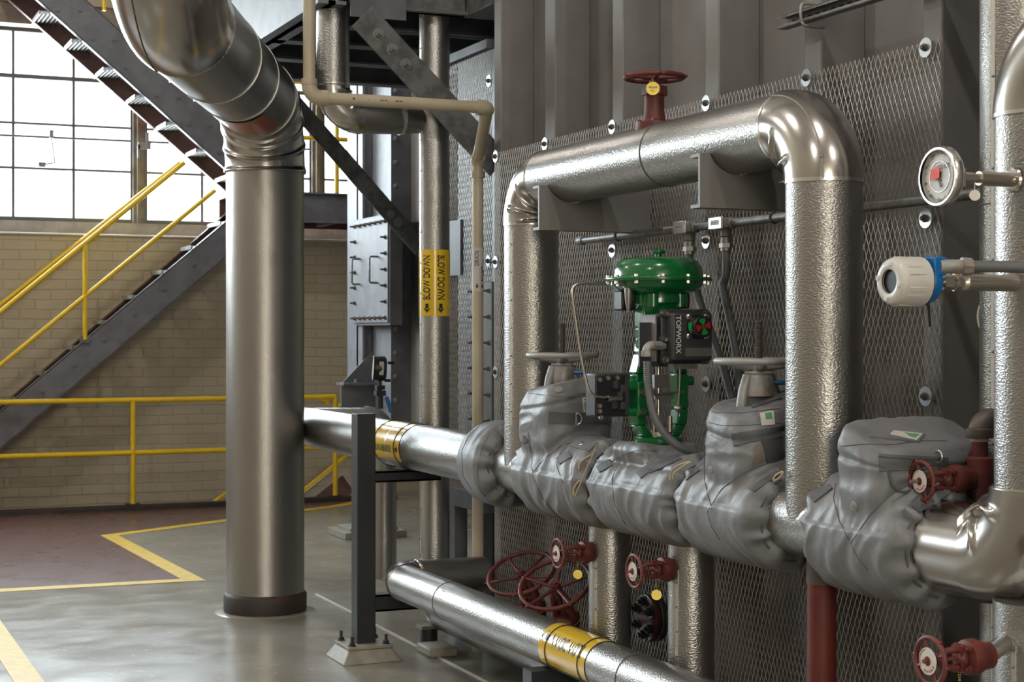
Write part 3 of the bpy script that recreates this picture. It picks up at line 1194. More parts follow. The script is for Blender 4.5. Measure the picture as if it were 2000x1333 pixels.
# ================================================================ PVC DRAIN
A = P(604, -300, t=7.8)
A.z = 7.79
B = P(604, 190, t=8.12)
A.x, A.y = B.x, B.y
Cc = P(952, 207, t=8.5)
D = P(933, 312, t=9.0)
Cc.z = B.z
t = thing('drain_pipe', 'cream plastic drain pipe stepping across and down beside the large mesh screen', 'pipe', (D.x, D.y, 0))
r = .031
obj('pipe_section', MB().cyl(A, B + V((0, 0, .05)), r, seg=28), M['pvc'], t)
h = (Cc - B).normalized()
obj('elbow', MB().elbow(B, (0, 0, -1), h, .06, r + .007, seg=28, n=16), M['pvc'], t)
obj('pipe_section', MB().cyl(B + h * .05, Cc - h * .03, r, seg=28), M['pvc'], t)
for p in (B + h * .075, Cc - h * .04):
    obj('socket', MB().cyl(p - h * .018, p + h * .018, r + .009, seg=28), M['pvc'], t)
obj('socket', MB().cyl(B + V((0, 0, .06)), B + V((0, 0, .09)), r + .009, seg=28), M['pvc'], t)
dn = (D - Cc).normalized()
obj('elbow', MB().elbow(Cc, h, dn, .035, r + .007, seg=28, n=16), M['pvc'], t)
obj('pipe_section', MB().cyl(Cc + dn * .02, D - dn * .02, r, seg=28), M['pvc'], t)
obj('elbow', MB().elbow(D, dn, (0, 0, -1), .05, r + .007, seg=28, n=14), M['pvc'], t)
obj('pipe_section', MB().cyl(D - V((0, 0, .03)), (D.x, D.y, 0), r, seg=28), M['pvc'], t)
obj('socket', MB().cyl(D - V((0, 0, .10)), D - V((0, 0, .065)), r + .009, seg=28), M['pvc'], t)
# printing on the horizontal run
up = V((0, 0, 1))
nrm = h.cross(up).normalized()
if nrm.y > 0:
    nrm = -nrm
e = MB()
for (s, w, hh) in ((.21, .012, .003), (.22, .006, .01), (.36, .018, .004), (.385, .012, .004), (.44, .02, .004), (.465, .012, .004), (.30, .002, .006)):
    c = B + h * s + nrm * (r + .0004) + up * .002
    e.bar(c, c + h * w, .0012, hh, up)
obj('print_marks', e, M['ink'], t)
zl0, zl1 = P(933, 570, X=D.x).z, P(933, 484, X=D.x).z
df = atan2(-D.y, -D.x)
lb = thing('pipe_label', 'small pale DRAIN label with arrows on the cream drain pipe', 'pipe marker', (D.x, D.y, zl0))
vs = []
n = 30
for z in (zl0, zl1):
    for i in range(n + 1):
        a = df + radians(-170 + 340 * i / n)
        vs.append((D.x + cos(a) * (r + .002), D.y + sin(a) * (r + .002), z))
obj('label_sheet', MB().add(vs, [(i, i + 1, n + 2 + i, n + 1 + i) for i in range(n)]), M['whitelabel'], lb)
rr = r + .0035
for (da, zc_, s) in ((-.004, (zl0 * .25 + zl1 * .75), 1), (.030, (zl0 * .6 + zl1 * .4), -1)):
    def fn(a, h_, da=da, s=s, zc_=zc_):
        ang = df + (da - s * h_) / rr
        return (D.x + cos(ang) * rr, D.y + sin(ang) * rr, zc_ + s * a)
    obj('lettering', text_mb('DRAIN', .034, fn, .012, sx=.8), M['ink'], lb, flat=True)

    def fa(a, h_, da=da):
        ang = df + (da * .9 + a) / rr
        return (D.x + cos(ang) * rr, D.y + sin(ang) * rr, zl0 + .03 + h_)
    ar = MB().add([fa(*x) for x in [(-.01, 0), (.01, 0), (0, -.014)]], [(0, 2, 1)])
    ar.add([fa(*x) for x in [(-.004, 0), (.004, 0), (.004, .012), (-.004, .012)]], [(0, 1, 2, 3)])
    obj('arrow', ar, M['ink'], lb, flat=True)

# ================================================================ BLACK SUPPORT POST
SX, SY = 2.775, 8.39
pz1 = P(712, 808, t=8.8).z
t = thing('pipe_support', 'black square steel post with base plate holding the header and low pipe', 'pipe support', (SX, SY, 0))
w = .052
obj('post', MB().box((SX - w, SY - w, .085), (SX + w, SY + w, pz1)), M['darksteel'], t, bevel=.004)
for z in (HZ - HR - .035, PZ - PR - .05):
    x1 = 3.2
    hgt = .03 if z > .6 else .045
    e = MB().box((SX + w - .005, SY - .05, z - hgt), (x1, SY - .04, z + hgt))
    e.box((SX + w - .005, SY - .05, z + hgt - .01), (x1, SY + .05, z + hgt))
    e.box((SX + w - .005, SY - .05, z - hgt), (x1, SY + .05, z - hgt + .01))
    obj('arm', e, M['darksteel'], t)
a = .135
e = MB().add([(SX - a - .03, SY - a - .03, 0), (SX + a + .03, SY - a - .03, 0), (SX + a + .03, SY + a + .03, 0), (SX - a - .03, SY + a + .03, 0),
              (SX - .12, SY - .12, .07), (SX + .12, SY - .12, .07), (SX + .12, SY + .12, .07), (SX - .12, SY + .12, .07)],
             [(0, 3, 2, 1), (4, 5, 6, 7), (0, 1, 5, 4), (1, 2, 6, 5), (2, 3, 7, 6), (3, 0, 4, 7)])
obj('grout_pad', e, M['grout'], t, bevel=.006)
obj('base_plate', MB().box((SX - .125, SY - .125, .07), (SX + .125, SY + .125, .088)), M['grout'], t, bevel=.003)
for i in (-1, 1):
    for j in (-1, 1):
        obj('anchor_bolt', MB().bolt((SX + i * .095, SY + j * .095, .088), (0, 0, 1), .016, .014, .035), M['darksteel'], t)
# further low supports for the floor pipe
for i, px in enumerate((1085,)):
    c = P(px, 1320, X=PX)
    t = thing('pipe_support', 'short black steel stand under the low floor pipe below its label', 'pipe support', (PX + .08, c.y, 0))
    obj('post', MB().box((PX - .02, c.y - .04, 0), (PX + .07, c.y + .04, PZ - PR - .06)), M['darksteel'], t)
    obj('arm', MB().box((PX - .13, c.y - .045, PZ - PR - .06), (PX + .3, c.y + .045, PZ - PR)), M['darksteel'], t)
c = P(884, 1258, Z=0)
t = thing('floor_pedestal', 'short black round foot under the rear floor pipe', 'pipe support', (VX, c.y, 0))
obj('foot', MB().cyl((VX - .08, c.y, 0), (VX - .08, c.y, .10), .05, seg=28), M['darksteel'], t)
obj('saddle', MB().box((VX - .14, c.y - .05, .10), (VX - .02, c.y + .05, .118)), M['grout'], t)
c = P(922, 1272, Z=0)
tag(obj('grout_block', MB().cbox((VX - .12, c.y, .025), (.16, .22, .05)), M['grout'], bevel=.01), 'small cream grout block on the floor beside the black pipe foot', 'grout block')

# ================================================================ BRACKETS under the loop
def bracket(px, label):
    c = P(px, 370, X=2.885)
    yb_ = c.y
    z1 = TZ - .055
    z0 = TZ - .245
    x0, x1 = 2.885, RBX if True else 3.4
    t = thing('pipe_bracket', label, 'bracket', (x0, yb_, z0))
    # web with the round saddle cut
    n = 14
    poly = [(x0, z0), (x1, z0)]
    rad = LR + .003
    a1 = math.asin(-.055 / rad)
    xr = HX + rad * cos(a1)
    poly += [(x1, z1), (xr, z1)]
    for i in range(1, n):
        a = a1 + (-pi - 2 * a1) * i / n
        poly.append((HX + rad * cos(a), TZ + rad * sin(a)))
    poly.append((HX - rad * cos(a1), z1))
    poly.append((x0, z1))
    e = MB()
    th = .012
    # cut into strips so that the concave outline fills well
    xsamp = sorted(set([x0, HX - rad * cos(a1)] + [HX - rad * cos(a1) + (2 * rad * cos(a1)) * i / 24 for i in range(25)] + [x1]))

    def top(x):
        if abs(x - HX) < rad * cos(a1):
            return TZ - sqrt(max(0, rad * rad - (x - HX) ** 2))
        return z1
    vs = []
    for y in (yb_, yb_ + th):
        for x in xsamp:
            vs.append((x, y, z0))
            vs.append((x, y, top(x)))
    m = len(xsamp) * 2
    fs = []
    for i in range(len(xsamp) - 1):
        k = i * 2
        fs.append((k, k + 2, k + 3, k + 1))
        fs.append((m + k, m + k + 1, m + k + 3, m + k + 2))
        fs.append((k + 1, k + 3, m + k + 3, m + k + 1))
        fs.append((k, m + k, m + k + 2, k + 2))
    fs.append((0, 1, m + 1, m))
    fs.append((m - 2, 2 * m - 2, 2 * m - 1, m - 1))
    e.add(vs, fs)
    obj('web', e, M['bracket'], t, sharp=25)
    obj('flange', MB().box((x0, yb_ + th, z0), (x1, yb_ + .065, z0 + .012)), M['bracket'], t)
    obj('flange', MB().box((x0, yb_ + th, z1 - .012), (HX - rad * cos(a1) - .002, yb_ + .065, z1)), M['bracket'], t)
    return t


bracket(1053, 'grey channel bracket under the left end of the loop pipe')
bracket(1367, 'grey channel bracket under the right end of the loop pipe')

# ================================================================ OVERHEAD PLATFORM, BRACES
pzb = CAM_H + 1.78
t = thing('steel_platform', 'overhead grey steel platform with joists above the riveted column', 'platform', (2.65, 8.5, pzb))
e = MB().box((2.62, 8.52, pzb), (2.66, 11.3, pzb + .42))
e.box((2.56, 8.52, pzb), (2.72, 11.3, pzb + .02))
obj('edge_beam', e, M['lightsteel'], t)
e = MB().box((2.76, 8.56, pzb), (RBX - .01, 8.60, pzb + .4))
e.box((2.76, 8.52, pzb), (RBX - .01, 8.60, pzb + .02))
obj('edge_beam', e, M['galvpaint'], t)
e = MB().box((3.44, 8.2, pzb), (6.6, 8.6, pzb + .4))
obj('edge_beam', e, M['galvpaint'], t)
obj('deck', MB().box((2.64, 8.6, pzb + .2), (6.6, 11.3, pzb + .25)), M['darksteel'], t)
for i, yy in enumerate((9.15, 9.75, 10.4, 11.2)):
    e = MB().box((2.66, yy, pzb), (6.6, yy + .02, pzb + .2))
    e.box((2.66, yy - .05, pzb), (6.6, yy + .07, pzb + .015))
    obj('joist', e, M['steelpaint'], t)
t.location = (2.65, 8.5, pzb)


def brace(name, label, p0, p1, w, nb, bx0, up, tk=.012, foot=None):
    d = (p1 - p0).normalized()
    t = thing(name, label, 'steel brace', p0)
    nrm_ = V((0, -1, 0))
    k = d.cross(nrm_).normalized()
    if k.z < 0:
        k = -k
    e = MB().bar(p0, p1, w, tk, nrm_)
    c0, c1 = p0 + k * w / 2, p1 + k * w / 2
    e.bar(c0 + V((0, .03, 0)), c1 + V((0, .03, 0)), tk, .07, nrm_)
    obj('angle', e, M['galvpaint'], t, bevel=.002)
    for s in bx0:
        c = p0 + d * s + nrm_ * (tk / 2)
        obj('bolt', MB().bolt(c, nrm_, .022, .018, .02), M['bolt'], t)
    return t, d, k


p0, p1 = P(706, 32, Y=8.47), P(975, 325, Y=8.47)
t, d, k = brace('diagonal_brace', 'bolted galvanised angle brace crossing in front of the labelled blow down pipe', p0, p1, .16, 3, (.13, .24, .35), 0)
obj('gusset_plate', MB().box((P(684, 0, Y=8.5).x, 8.49, P(700, 62, Y=8.5).z + .08), (P(792, 0, Y=8.5).x, 8.505, pzb + .3)), M['steelpaint'], t)
obj('splice_bar', MB().bar(P(712, 55, Y=8.485), P(758, 112, Y=8.485), .03, .012, (0, -1, 0)), M['galvpaint'], t)
p0, p1 = P(560, 186, Y=10.9), P(822, 487, Y=10.9)
t, d, k = brace('diagonal_brace', 'long galvanised angle brace running down behind the column to the riveted casing', p0, p1, .115, 2, (1.09, 1.17), 0)
g = P(790, 437, Y=10.93)
e = MB().add([P(782, 470, Y=10.92), P(793, 434, Y=10.92), P(828, 434, Y=10.92), P(828, 500, Y=10.92), P(818, 500, Y=10.92)], [(0, 1, 2, 3, 4)])
e.add([v + V((0, .012, 0)) for v in (P(782, 470, Y=10.92), P(793, 434, Y=10.92), P(828, 434, Y=10.92), P(828, 500, Y=10.92), P(818, 500, Y=10.92))], [(4, 3, 2, 1, 0)])
obj('gusset_plate', e, M['steelpaint'], t)
gb0, gb1 = P(822, 437, Y=10.94), P(822, 500, Y=10.94)
obj('anchor_beam', MB().box((gb0.x, 10.94, gb1.z), (gb0.x + 1.6, 11.0, gb0.z)), M['steelpaint'], t)
tag(obj('gusset_box', MB().box((FX2 - .03, P(899, 0, X=FX2 - .03).y, P(880, 540, X=FX2).z), (FX2 - .01, P(862, 0, X=FX2 - .03).y, P(880, 434, X=FX2).z)), M['steelpaint']), 'dark grey rectangular plate on the far mesh just right of the labelled pipe', 'steel plate')

# ================================================================ COLUMN, CASING AND DOOR in the middle distance
XB = P(765, 500, t=13.6).x
YB = P(765, 500, t=13.6).y
XA0, YA = P(708, 500, t=14.0).x, P(708, 500, t=14.0).y
t = thing('steel_column', 'grey steel building column standing on a cream pad left of the riveted casing', 'column', (XA0, YA, 0))
e = MB().box((XA0, YA, .1), (XA0 + .02, YA + .28, 4.6))
e.box((XA0, YA + .12, .1), (XB - .01, YA + .16, 4.6))
obj('flange', e, M['lightsteel'], t)
obj('web', MB().box((XA0 + .02, YA + .01, .1), (XB - .01, YA + .03, 4.6)), M['steelpaint'], t)
pc = P(668, 1045, Z=0)
obj('pad', MB().box((XA0 - .20, YA - .14, 0), (XA0 + .35, YA + .36, .06)), M['grout'], t, bevel=.006)
obj('base_plate', MB().box((XA0 - .13, YA - .07, .06), (XA0 + .3, YA + .3, .085)), M['grout'], t, bevel=.003)
for dx in (-.08, .08):
    obj('anchor_bolt', MB().bolt((XA0 + dx, YA - .03, .085), (0, 0, 1), .018, .02, .03), M['bolt'], t)
# stub beam and gusset
zt_ = P(700, 752, t=14).z
zb2 = P(700, 806, t=14).z
xl = P(657, 780, t=14).x
e = MB().box((xl, YA - .05, zb2), (XB + .1, YA - .03, zt_))
e.box((xl, YA - .12, zt_), (XB + .1, YA + .1, zt_ + .02))
obj('stub_beam', e, M['steelpaint'], t)
e = MB().prism([(0, 0), (.30, 0), (.30, .30), (.17, .17)], (xl + .02, YA - .02, zt_ + .02), (1, 0, 0), (0, 0, 1), (0, 1, 0), .012)
obj('gusset_plate', e, M['steelpaint'], t)
for dx in (.12, .36):
    obj('bolt', MB().bolt((xl + dx, YA - .08, zt_ + .02), (0, 0, 1), .018, .02, .01), M['bolt'], t)

t = thing('casing_duct', 'tall grey riveted casing box hanging behind the labelled pipe', 'duct', (XB, YB, .82))
obj('side_panel', MB().box((XB, YB + .02, .82), (XB + .02, YB + 1.2, 4.6)), M['lightsteel'], t)
x2 = P(803, 500, Y=YB).x
obj('front_flange', MB().box((XB - .005, YB, .82), (x2, YB + .02, 4.6)), M['steelpaint'], t)
xr_ = P(772.5, 500, Y=YB).x
for i in range(14):
    y_ = 178 + 46.5 * i
    z = P(772, y_, Y=YB).z
    obj('rivet', MB().lathe([(.022, 0), (.02, .008), (.01, .014), (0, .015)], (xr_, YB, z), (0, -1, 0), 14), M['lightsteel'], t)
y3 = YB - .22
e = MB().box((x2 + .0, y3, .82), (x2 + 1.6, YB + .02, 4.6))
obj('front_panel', e, M['casing'], t)

DXp = 4.37
ydn, ydf = P(757, 500, X=DXp).y, P(690, 500, X=DXp).y
dz0, dz1 = P(725, 631, X=DXp).z, P(725, 428, X=DXp).z
t = thing('access_door', 'bolted light grey inspection hatch with two wire handles on the casing', 'hatch', (DXp, (ydn + ydf) / 2, dz0))
obj('door_panel', MB().box((DXp, ydn, dz0), (DXp + .012, ydf, dz1)), M['lightsteel'], t, bevel=.003)
obj('door_frame', MB().box((DXp + .014, ydn - .02, dz0 - .02), (DXp + .12, ydf + .02, dz1 + .02)), M['steelpaint'], t)
pts = []
for i in range(7):
    pts += [(ydn + .05 + (ydf - ydn - .1) * i / 6, dz0 + .04), (ydn + .05 + (ydf - ydn - .1) * i / 6, dz1 - .04)]
for i in range(1, 6):
    pts += [(ydn + .05, dz0 + .04 + (dz1 - dz0 - .08) * i / 6), (ydf - .05, dz0 + .04 + (dz1 - dz0 - .08) * i / 6)]
for (yy, z) in pts:
    obj('bolt', MB().bolt((DXp, yy, z), (-1, 0, 0), .014, .014, .03), M['rust'], t)
for f in (.28, .80):
    yy = ydn + (ydf - ydn) * f
    za, zb_ = dz0 + (dz1 - dz0) * .38, dz0 + (dz1 - dz0) * .63
    e = MB().tube([(DXp, yy, za), (DXp - .06, yy, za), (DXp - .07, yy, za + .015), (DXp - .07, yy, zb_ - .015), (DXp - .06, yy, zb_), (DXp, yy, zb_)], .009, 10)
    obj('handle', e, M['galv'], t)

# ================================================================ STAIRS AND RAILS at the brick wall
YN, YF = 16.44, 17.03
def on(px, py, Y):
    return P(px, py, Y=Y)


def stringer(p0, p1, depth_dir, dpt, Y, th, matl, root, flange=0):
    """sloping channel: p0->p1 is one edge, depth_dir (+1 up, -1 down) vertical size dpt"""
    e = MB()
    q0, q1 = p0 + V((0, 0, dpt * depth_dir)), p1 + V((0, 0, dpt * depth_dir))
    a = [p0, p1, q1, q0]
    b = [v + V((0, th, 0)) for v in a]
    e.add(a + b, [(0, 1, 2, 3), (7, 6, 5, 4), (0, 4, 5, 1), (1, 5, 6, 2), (2, 6, 7, 3), (3, 7, 4, 0)])
    if flange:
        dn_ = (p1 - p0).normalized()
        for (s0_, s1_) in ((p0, p1), (q0, q1)):
            e.bar(s0_ + V((0, flange / 2, 0)), s1_ + V((0, flange / 2, 0)), abs(flange), .012, dn_.cross(V((0, 1, 0))))
    return obj('stringer', e, matl, root)


# upper flight
t = thing('steel_stair', 'upper steel stair flight climbing left across the windows', 'stairs', (on(440, 370, YN).x, YN, on(440, 370, YN).z))
n0, n1 = on(75, 0, YN), on(442, 330, YN)
dv = (n1 - n0)
slope_u = dv.z / dv.x
n0 = n0 - dv * .9
n1 = n1 + dv * .12
stringer(n0, n1, 1, .42, YN, .012, M['steelpaint'], t, .07)
f0, f1 = on(15, 0, YF), on(440, 375, YF)
dvf = f1 - f0
f0 = f0 - dvf * .8
f1 = f1 + dvf * .1
stringer(f0, f1, 1, .42, YF, .012, M['brown'], t, -.07)
# treads between the stringers
tp = [(80, 45), (142, 98), (202, 152), (262, 205), (320, 258), (378, 308)]
pos = [on(x + 14, y - 6, (YN + YF) / 2 + .1) for x, y in tp]
stp = (pos[-1] - pos[0]) / 5
for i in range(-5, 7):
    c = pos[0] + stp * i
    e = MB()
    for k in range(7):
        e.box((c.x - .13 + k * .04, YN + .02, c.z - .012), (c.x - .122 + k * .04, YF - .0, c.z + .018))
    e.box((c.x - .135, YN + .02, c.z - .02), (c.x - .125, YF, c.z + .02))
    e.box((c.x + .125, YN + .02, c.z - .02), (c.x + .135, YF, c.z + .02))
    for k in range(9):
        yy = YN + .03 + k * (YF - YN - .05) / 8
        e.box((c.x - .13, yy, c.z + .005), (c.x + .13, yy + .006, c.z + .018))
    obj('tread', e, M['castiron'], t)
# bolt pairs
e = None
for i, (x, y) in enumerate([(112, 20), (156, 20), (180, 76), (223, 78), (244, 132), (306, 187), (348, 190), (368, 243), (410, 245), (428, 298)]):
    c = on(x, y, YN)
    obj('bolt', MB().bolt(c, (0, -1, 0), .018, .01), M['steelpaint'], t)
# its guard rail (only its foot shows at the top)
hr = .04
for (a_, b_) in (((205, 14), (222, 26)), ):
    pass
c = on(202, 0, YN)
e = MB().cyl((c.x, YN - .03, on(202, 22, YN).z), (c.x, YN - .03, on(202, 22, YN).z + 1.1), .02, seg=12)
obj('rail_post', e, M['yellow'], t)
sl = V((1, 0, slope_u)).normalized()
for hh in (.55, 1.1):
    c0 = V((c.x, YN - .03, on(202, 22, YN).z + hh))
    obj('rail', MB().cyl(c0 - sl * 3, c0 + sl * ((on(478, 300, YN).x - c.x) / sl.x), .02, seg=12), M['yellow'], t)

# lower flight
t = thing('steel_stair', 'lower steel stair flight descending left in front of the brick wall', 'stairs', (on(20, 778, YN).x, YN, -2.0))
n0, n1 = on(440, 435, YN), on(0, 805, YN)
dv = n1 - n0
a_ = n0 - dv * .1
b_ = n1 + dv * .5
stringer(a_, b_, -1, P(300, 552, Y=YN).z - P(300, 622, Y=YN).z, YN, .012, M['steelpaint'], t, .07)
f0, f1 = on(440, 418, YF), on(20, 778, YF)
dvf = f1 - f0
stringer(f0 - dvf * .1, f1 + dvf * .6, -1, .34, YF, .012, M['brown'], t, -.07)
for i in range(-1, 13):
    c = on(400, 466, YN) + V(((dv.x) * .0, 0, 0))
    c = V((c.x + dv.x * i / 7.2 * .965, 0, c.z - .09 + dv.z * i / 7.2 * .965))
    e = MB()
    for k in range(7):
        e.box((c.x - .13 + k * .04, YN + .02, c.z - .012), (c.x - .122 + k * .04, YF, c.z + .018))
    e.box((c.x - .135, YN + .02, c.z - .02), (c.x - .125, YF, c.z + .02))
    obj('tread', e, M['castiron'], t)
for (x, y) in [(379, 517), (418, 517), (320, 565), (362, 565), (262, 614), (304, 614), (204, 664), (245, 664), (143, 714), (185, 714), (82, 765), (124, 765)]:
    obj('bolt', MB().bolt(on(x, y, YN), (0, -1, 0), .018, .01), M['steelpaint'], t)
# its yellow rail: two runs and a post
YR = YN - .02
r0, r1 = on(0, 610, YR), on(360, 318, YR)
dr = r1 - r0
obj('rail', MB().cyl(r0 - dr * .4, r1, .024, seg=14), M['yellow'], t)
m0, m1 = on(0, 714, YR), on(420, 372, YR)
dm = m1 - m0
obj('rail', MB().cyl(m0 - dm * .3, m1, .022, seg=14), M['yellow'], t)
pt = r0 + dr * ((on(164, 0, YR).x - r0.x) / dr.x)
pb_ = on(166, 664, YR)
pt.x = pb_.x
obj('rail_post', MB().cyl(pb_, pt, .022, seg=14), M['yellow'], t)
obj('post_foot', MB().cbox(pb_, (.1, .02, .06)), M['steelpaint'], t)
r0, r1 = on(0, 596, YF), on(352, 318, YF)
dr2 = r1 - r0
obj('wall_rail', MB().cyl(r0 - dr2 * .4, r1, .022, seg=14), M['yellow'], t)

# landing
lx0, lx1 = on(455, 400, YN).x, on(760, 400, YN).x
lz1, lz0 = on(640, 379, YN).z, on(640, 437, YN).z
t = thing('stair_landing', 'grey steel stair landing with brown underside between the column and the casing', 'landing', (lx0, YN, lz0))
e = MB().box((lx0, YN - .06, lz0), (lx1, YN - .04, lz1))
e.box((lx0, YN - .12, lz0), (lx1, YN - .04, lz0 + .015))
e.box((lx0, YN - .12, lz1 - .015), (lx1, YN - .04, lz1))
obj('fascia', e, M['steelpaint'], t)
obj('deck', MB().box((lx0, YN - .04, lz1 - .05), (lx1, YF + .05, lz1 - .02)), M['brown'], t)
obj('stringer', MB().box((lx0, YF - .0, lz0 - .02), (lx1, YF + .03, lz1 - .05)), M['brown'], t)
for xx in (lx0 + .5, lx0 + 1.05, lx0 + 1.5):
    obj('cross_beam', MB().box((xx, YN - .03, lz0 - .0), (xx + .05, YF, lz1 - .06)), M['brown'], t)
for yy_ in (165, 272):
    z = on(630, yy_, YN).z
    obj('rail', MB().cyl((lx0, YN - .05, z), (lx1, YN - .05, z), .024, seg=14), M['yellow'], t)
z = on(605, 218, YF).z
obj('rail', MB().cyl((lx0, YF, z), (lx0 + .62, YF, z), .022, seg=14), M['yellow'], t)
xx = on(655, 300, YN).x
obj('rail_post', MB().cyl((xx, YN - .05, lz1), (xx, YN - .05, on(655, 165, YN).z), .024, seg=14), M['yellow'], t)

# guard rail along the pit
YG = 16.30
t = thing('guard_rail', 'yellow two bar guard rail standing on the kerb along the stair pit', 'railing', (on(260, 992, YG).x, YG, .05))
xr1 = on(655, 900, YG).x
za, zb_ = on(260, 782, YG).z, on(260, 885, YG).z
obj('rail', MB().cyl((-6.9, YG, za), (xr1, YG, za), .026, seg=14), M['yellow'], t)
obj('rail', MB().cyl((-6.9, YG, zb_), (xr1, YG, zb_), .026, seg=14), M['yellow'], t)
for px in (260, 655):
    xx = on(px, 900, YG).x
    obj('rail_post', MB().cyl((xx, YG, .05), (xx, YG, za), .026, seg=14), M['yellow'], t)
    obj('post_foot', MB().cbox((xx, YG, .056), (.14, .1, .012)), M['collar'], t)
xx = on(260, 900, YG).x
for k in (1, 2):
    x_ = xx - 1.95 * k
    obj('rail_post', MB().cyl((x_, YG, .05), (x_, YG, za), .026, seg=14), M['yellow'], t)
# rails of the flight going down into the pit
t = thing('stair_rail', 'slanting yellow handrails of the pit stair seen behind the column foot', 'railing', (on(600, 950, 16.8).x, 16.8, -1.5))
for (x0_, y0_, x1_, y1_) in ((412, 987, 700, 765), (560, 985, 700, 872)):
    a_, b_ = on(x0_, y0_, 16.75), on(x1_, y1_, 16.75)
    d_ = b_ - a_
    a_ = a_ - d_ * .9
    if b_.z > za + .1:
        b_ = a_ + (b_ - a_) * ((za + .12 - a_.z) / (b_.z - a_.z))
    obj('rail', MB().cyl(a_, b_, .025, seg=14), M['yellow'], t)
c = on(640, 772, 16.75)
obj('rail_bend', MB().elbow((c.x, 16.75, c.z), (.8, 0, .6), (0, 0, -1), .05, .025, seg=12, n=14), M['yellow'], t)
c0, c1 = on(560, 1040, 16.95), on(680, 945, 16.95)
e = MB().bar(c0, c1, .02, .22, (0, 0, 1))
obj('stringer', e, M['brown'], t)
# ================================================================ SMALL RED GATE VALVES (local: wheel at -x, flange at x=0)
def tag_disc(root, top, ln, r=.019, matl='brass', dx=0.):
    """tag on a ball chain, hanging from top"""
    e = MB()
    n = int(ln / .006)
    for s in (-1, 1):
        for i in range(n):
            f = i / n
            c = V(top) + V((dx * f + s * .004 * (1 - f), 0, -ln * f))
            e.lathe([(.0, -.0022), (.0022, 0), (.0, .0022)], c, (0, 0, 1), 6, caps=False)
    obj('chain', e, M['brass'], root)
    c = V(top) + V((dx, 0, -ln - r + .003))
    nn = V((-.45, -.89, 0))
    e = MB().lathe([(.003, 0), (r, 0), (r, .0015), (.003, .0015)], c, nn, 32)
    obj('tag', e, M[matl], root)


def handwheel(mb, c, ax, R, r, spokes=4, knob=6, hub=.012, dish=.0, hubh=.02, ph=0.):
    a, u, w = frame(ax)
    c = V(c)
    mb.ring(c, a, R, r, 48, 10)
    for i in range(spokes):
        t = 2 * pi * i / spokes + ph
        d = u * cos(t) + w * sin(t)
        mb.tube([c - a * dish + d * hub * .6, c - a * dish * .6 + d * R * .5, c + d * R], [r * .95, r * .7, r * .8], 8)
    for i in range(knob):
        t = 2 * pi * i / knob + ph
        d = u * cos(t) + w * sin(t)
        q = c + d * (R + r * .8)
        mb.lathe([(r * .75, -r * .5), (r * .7, r * .4), (r * .35, r * .9), (0, r)], q, d, 10)
    mb.lathe([(hub, -hubh / 2 - dish), (hub * 1.15, 0 - dish), (hub, hubh / 2 - dish)], c, a, 18)


def small_valve(label, R=.062, first=None):
    t = thing('gate_valve', label, 'valve', (0, 0, 0), 'small red gate valves')
    L = .178
    e = MB()
    handwheel(e, (-L, 0, 0), (-1, 0, 0), R - .004, .0068, 4, 6, .012, -.0, .02, .4)
    obj('handwheel', e, M['red'], t)
    e = MB().lathe([(.011, 0), (.034, 0), (.034, .0015), (.011, .0015)], (-L - .008, 0, 0), (-1, 0, 0), 32)
    w_ = obj('wheel_disc', e, M['whitelabel'], t, label='white identification disc inside the wheel')
    n1 = MB().ring((-L - .0102, 0, 0), (-1, 0, 0), .030, .0009, 32, 4, .2, 2.2)
    for k in range(5):
        a = 3.6 + k * .38
        n1.cbox((-L - .0102, cos(a) * .026, sin(a) * .026), (.001, .004, .005))
    obj('disc_print', n1, M['redmark'], w_)
    e = MB().cyl((-L - .012, 0, 0), (-L - .008, 0, 0), .011, seg=6)
    e.cyl((-L - .022, 0, 0), (-L + .09, 0, 0), .0055, seg=12)
    obj('stem', e, M['red'], t)
    # yoke: two arms widening to the bonnet
    e = MB()
    e.lathe([(.014, 0), (.017, .006), (.017, .02), (.012, .024)], (-L + .012, 0, 0), (1, 0, 0), 20)
    for s in (-1, 1):
        e.tube([(-L + .03, 0, s * .011), (-L + .05, 0, s * .021), (-L + .085, 0, s * .024), (-L + .105, 0, s * .022)], [.007, .008, .009, .011], 10)
    obj('yoke', e, M['red'], t)
    e = MB().lathe([(.014, 0), (.016, .012), (.022, .018), (.026, .02)], (-L + .075, 0, 0), (1, 0, 0), 20)
    e.cbox((-L + .087, 0, 0), (.008, .03, .062))
    obj('gland', e, M['red'], t)
    for s in (-1, 1):
        e = MB().cyl((-L + .068, 0, s * .027), (-L + .112, 0, s * .027), .0042, seg=8)
        e.hexhead((-L + .071, 0, s * .027), (1, 0, 0), .008, .009)
        obj('gland_bolt', e, M['red'], t)
    e = MB().lathe([(.024, 0), (.036, .004), (.044, .006), (.046, .016), (.046, .034), (.038, .05), (.034, .07), (.034, .08)], (-L + .102, 0, 0), (1, 0, 0), 32)
    obj('bonnet', e, M['red'], t)
    for i in range(4):
        a = pi / 4 + i * pi / 2
        c = V((-L + .104, cos(a) * .036, sin(a) * .036))
        obj('bonnet_bolt', MB().hexhead(c, (-1, 0, 0), .009, .010).cyl(c, c + V((-.018, 0, 0)), .0045, seg=8), M['red'], t)
    tag_disc(t, (-L + .09, 0, -.03), .045)
    return t


proto = small_valve('small red gate valve on the left metal clad drop pipe below the jackets')
y = DP[0]
proto.location = (DX - DR + .028, y, P(1125, 1079, X=DX - .15).z)
y2 = DP[1]
dup(proto, (DX - DR + .03, y2, P(1275, 1112, X=DX - .15).z), 'small red gate valve on the right metal clad drop pipe below the jackets', scale=1.03)
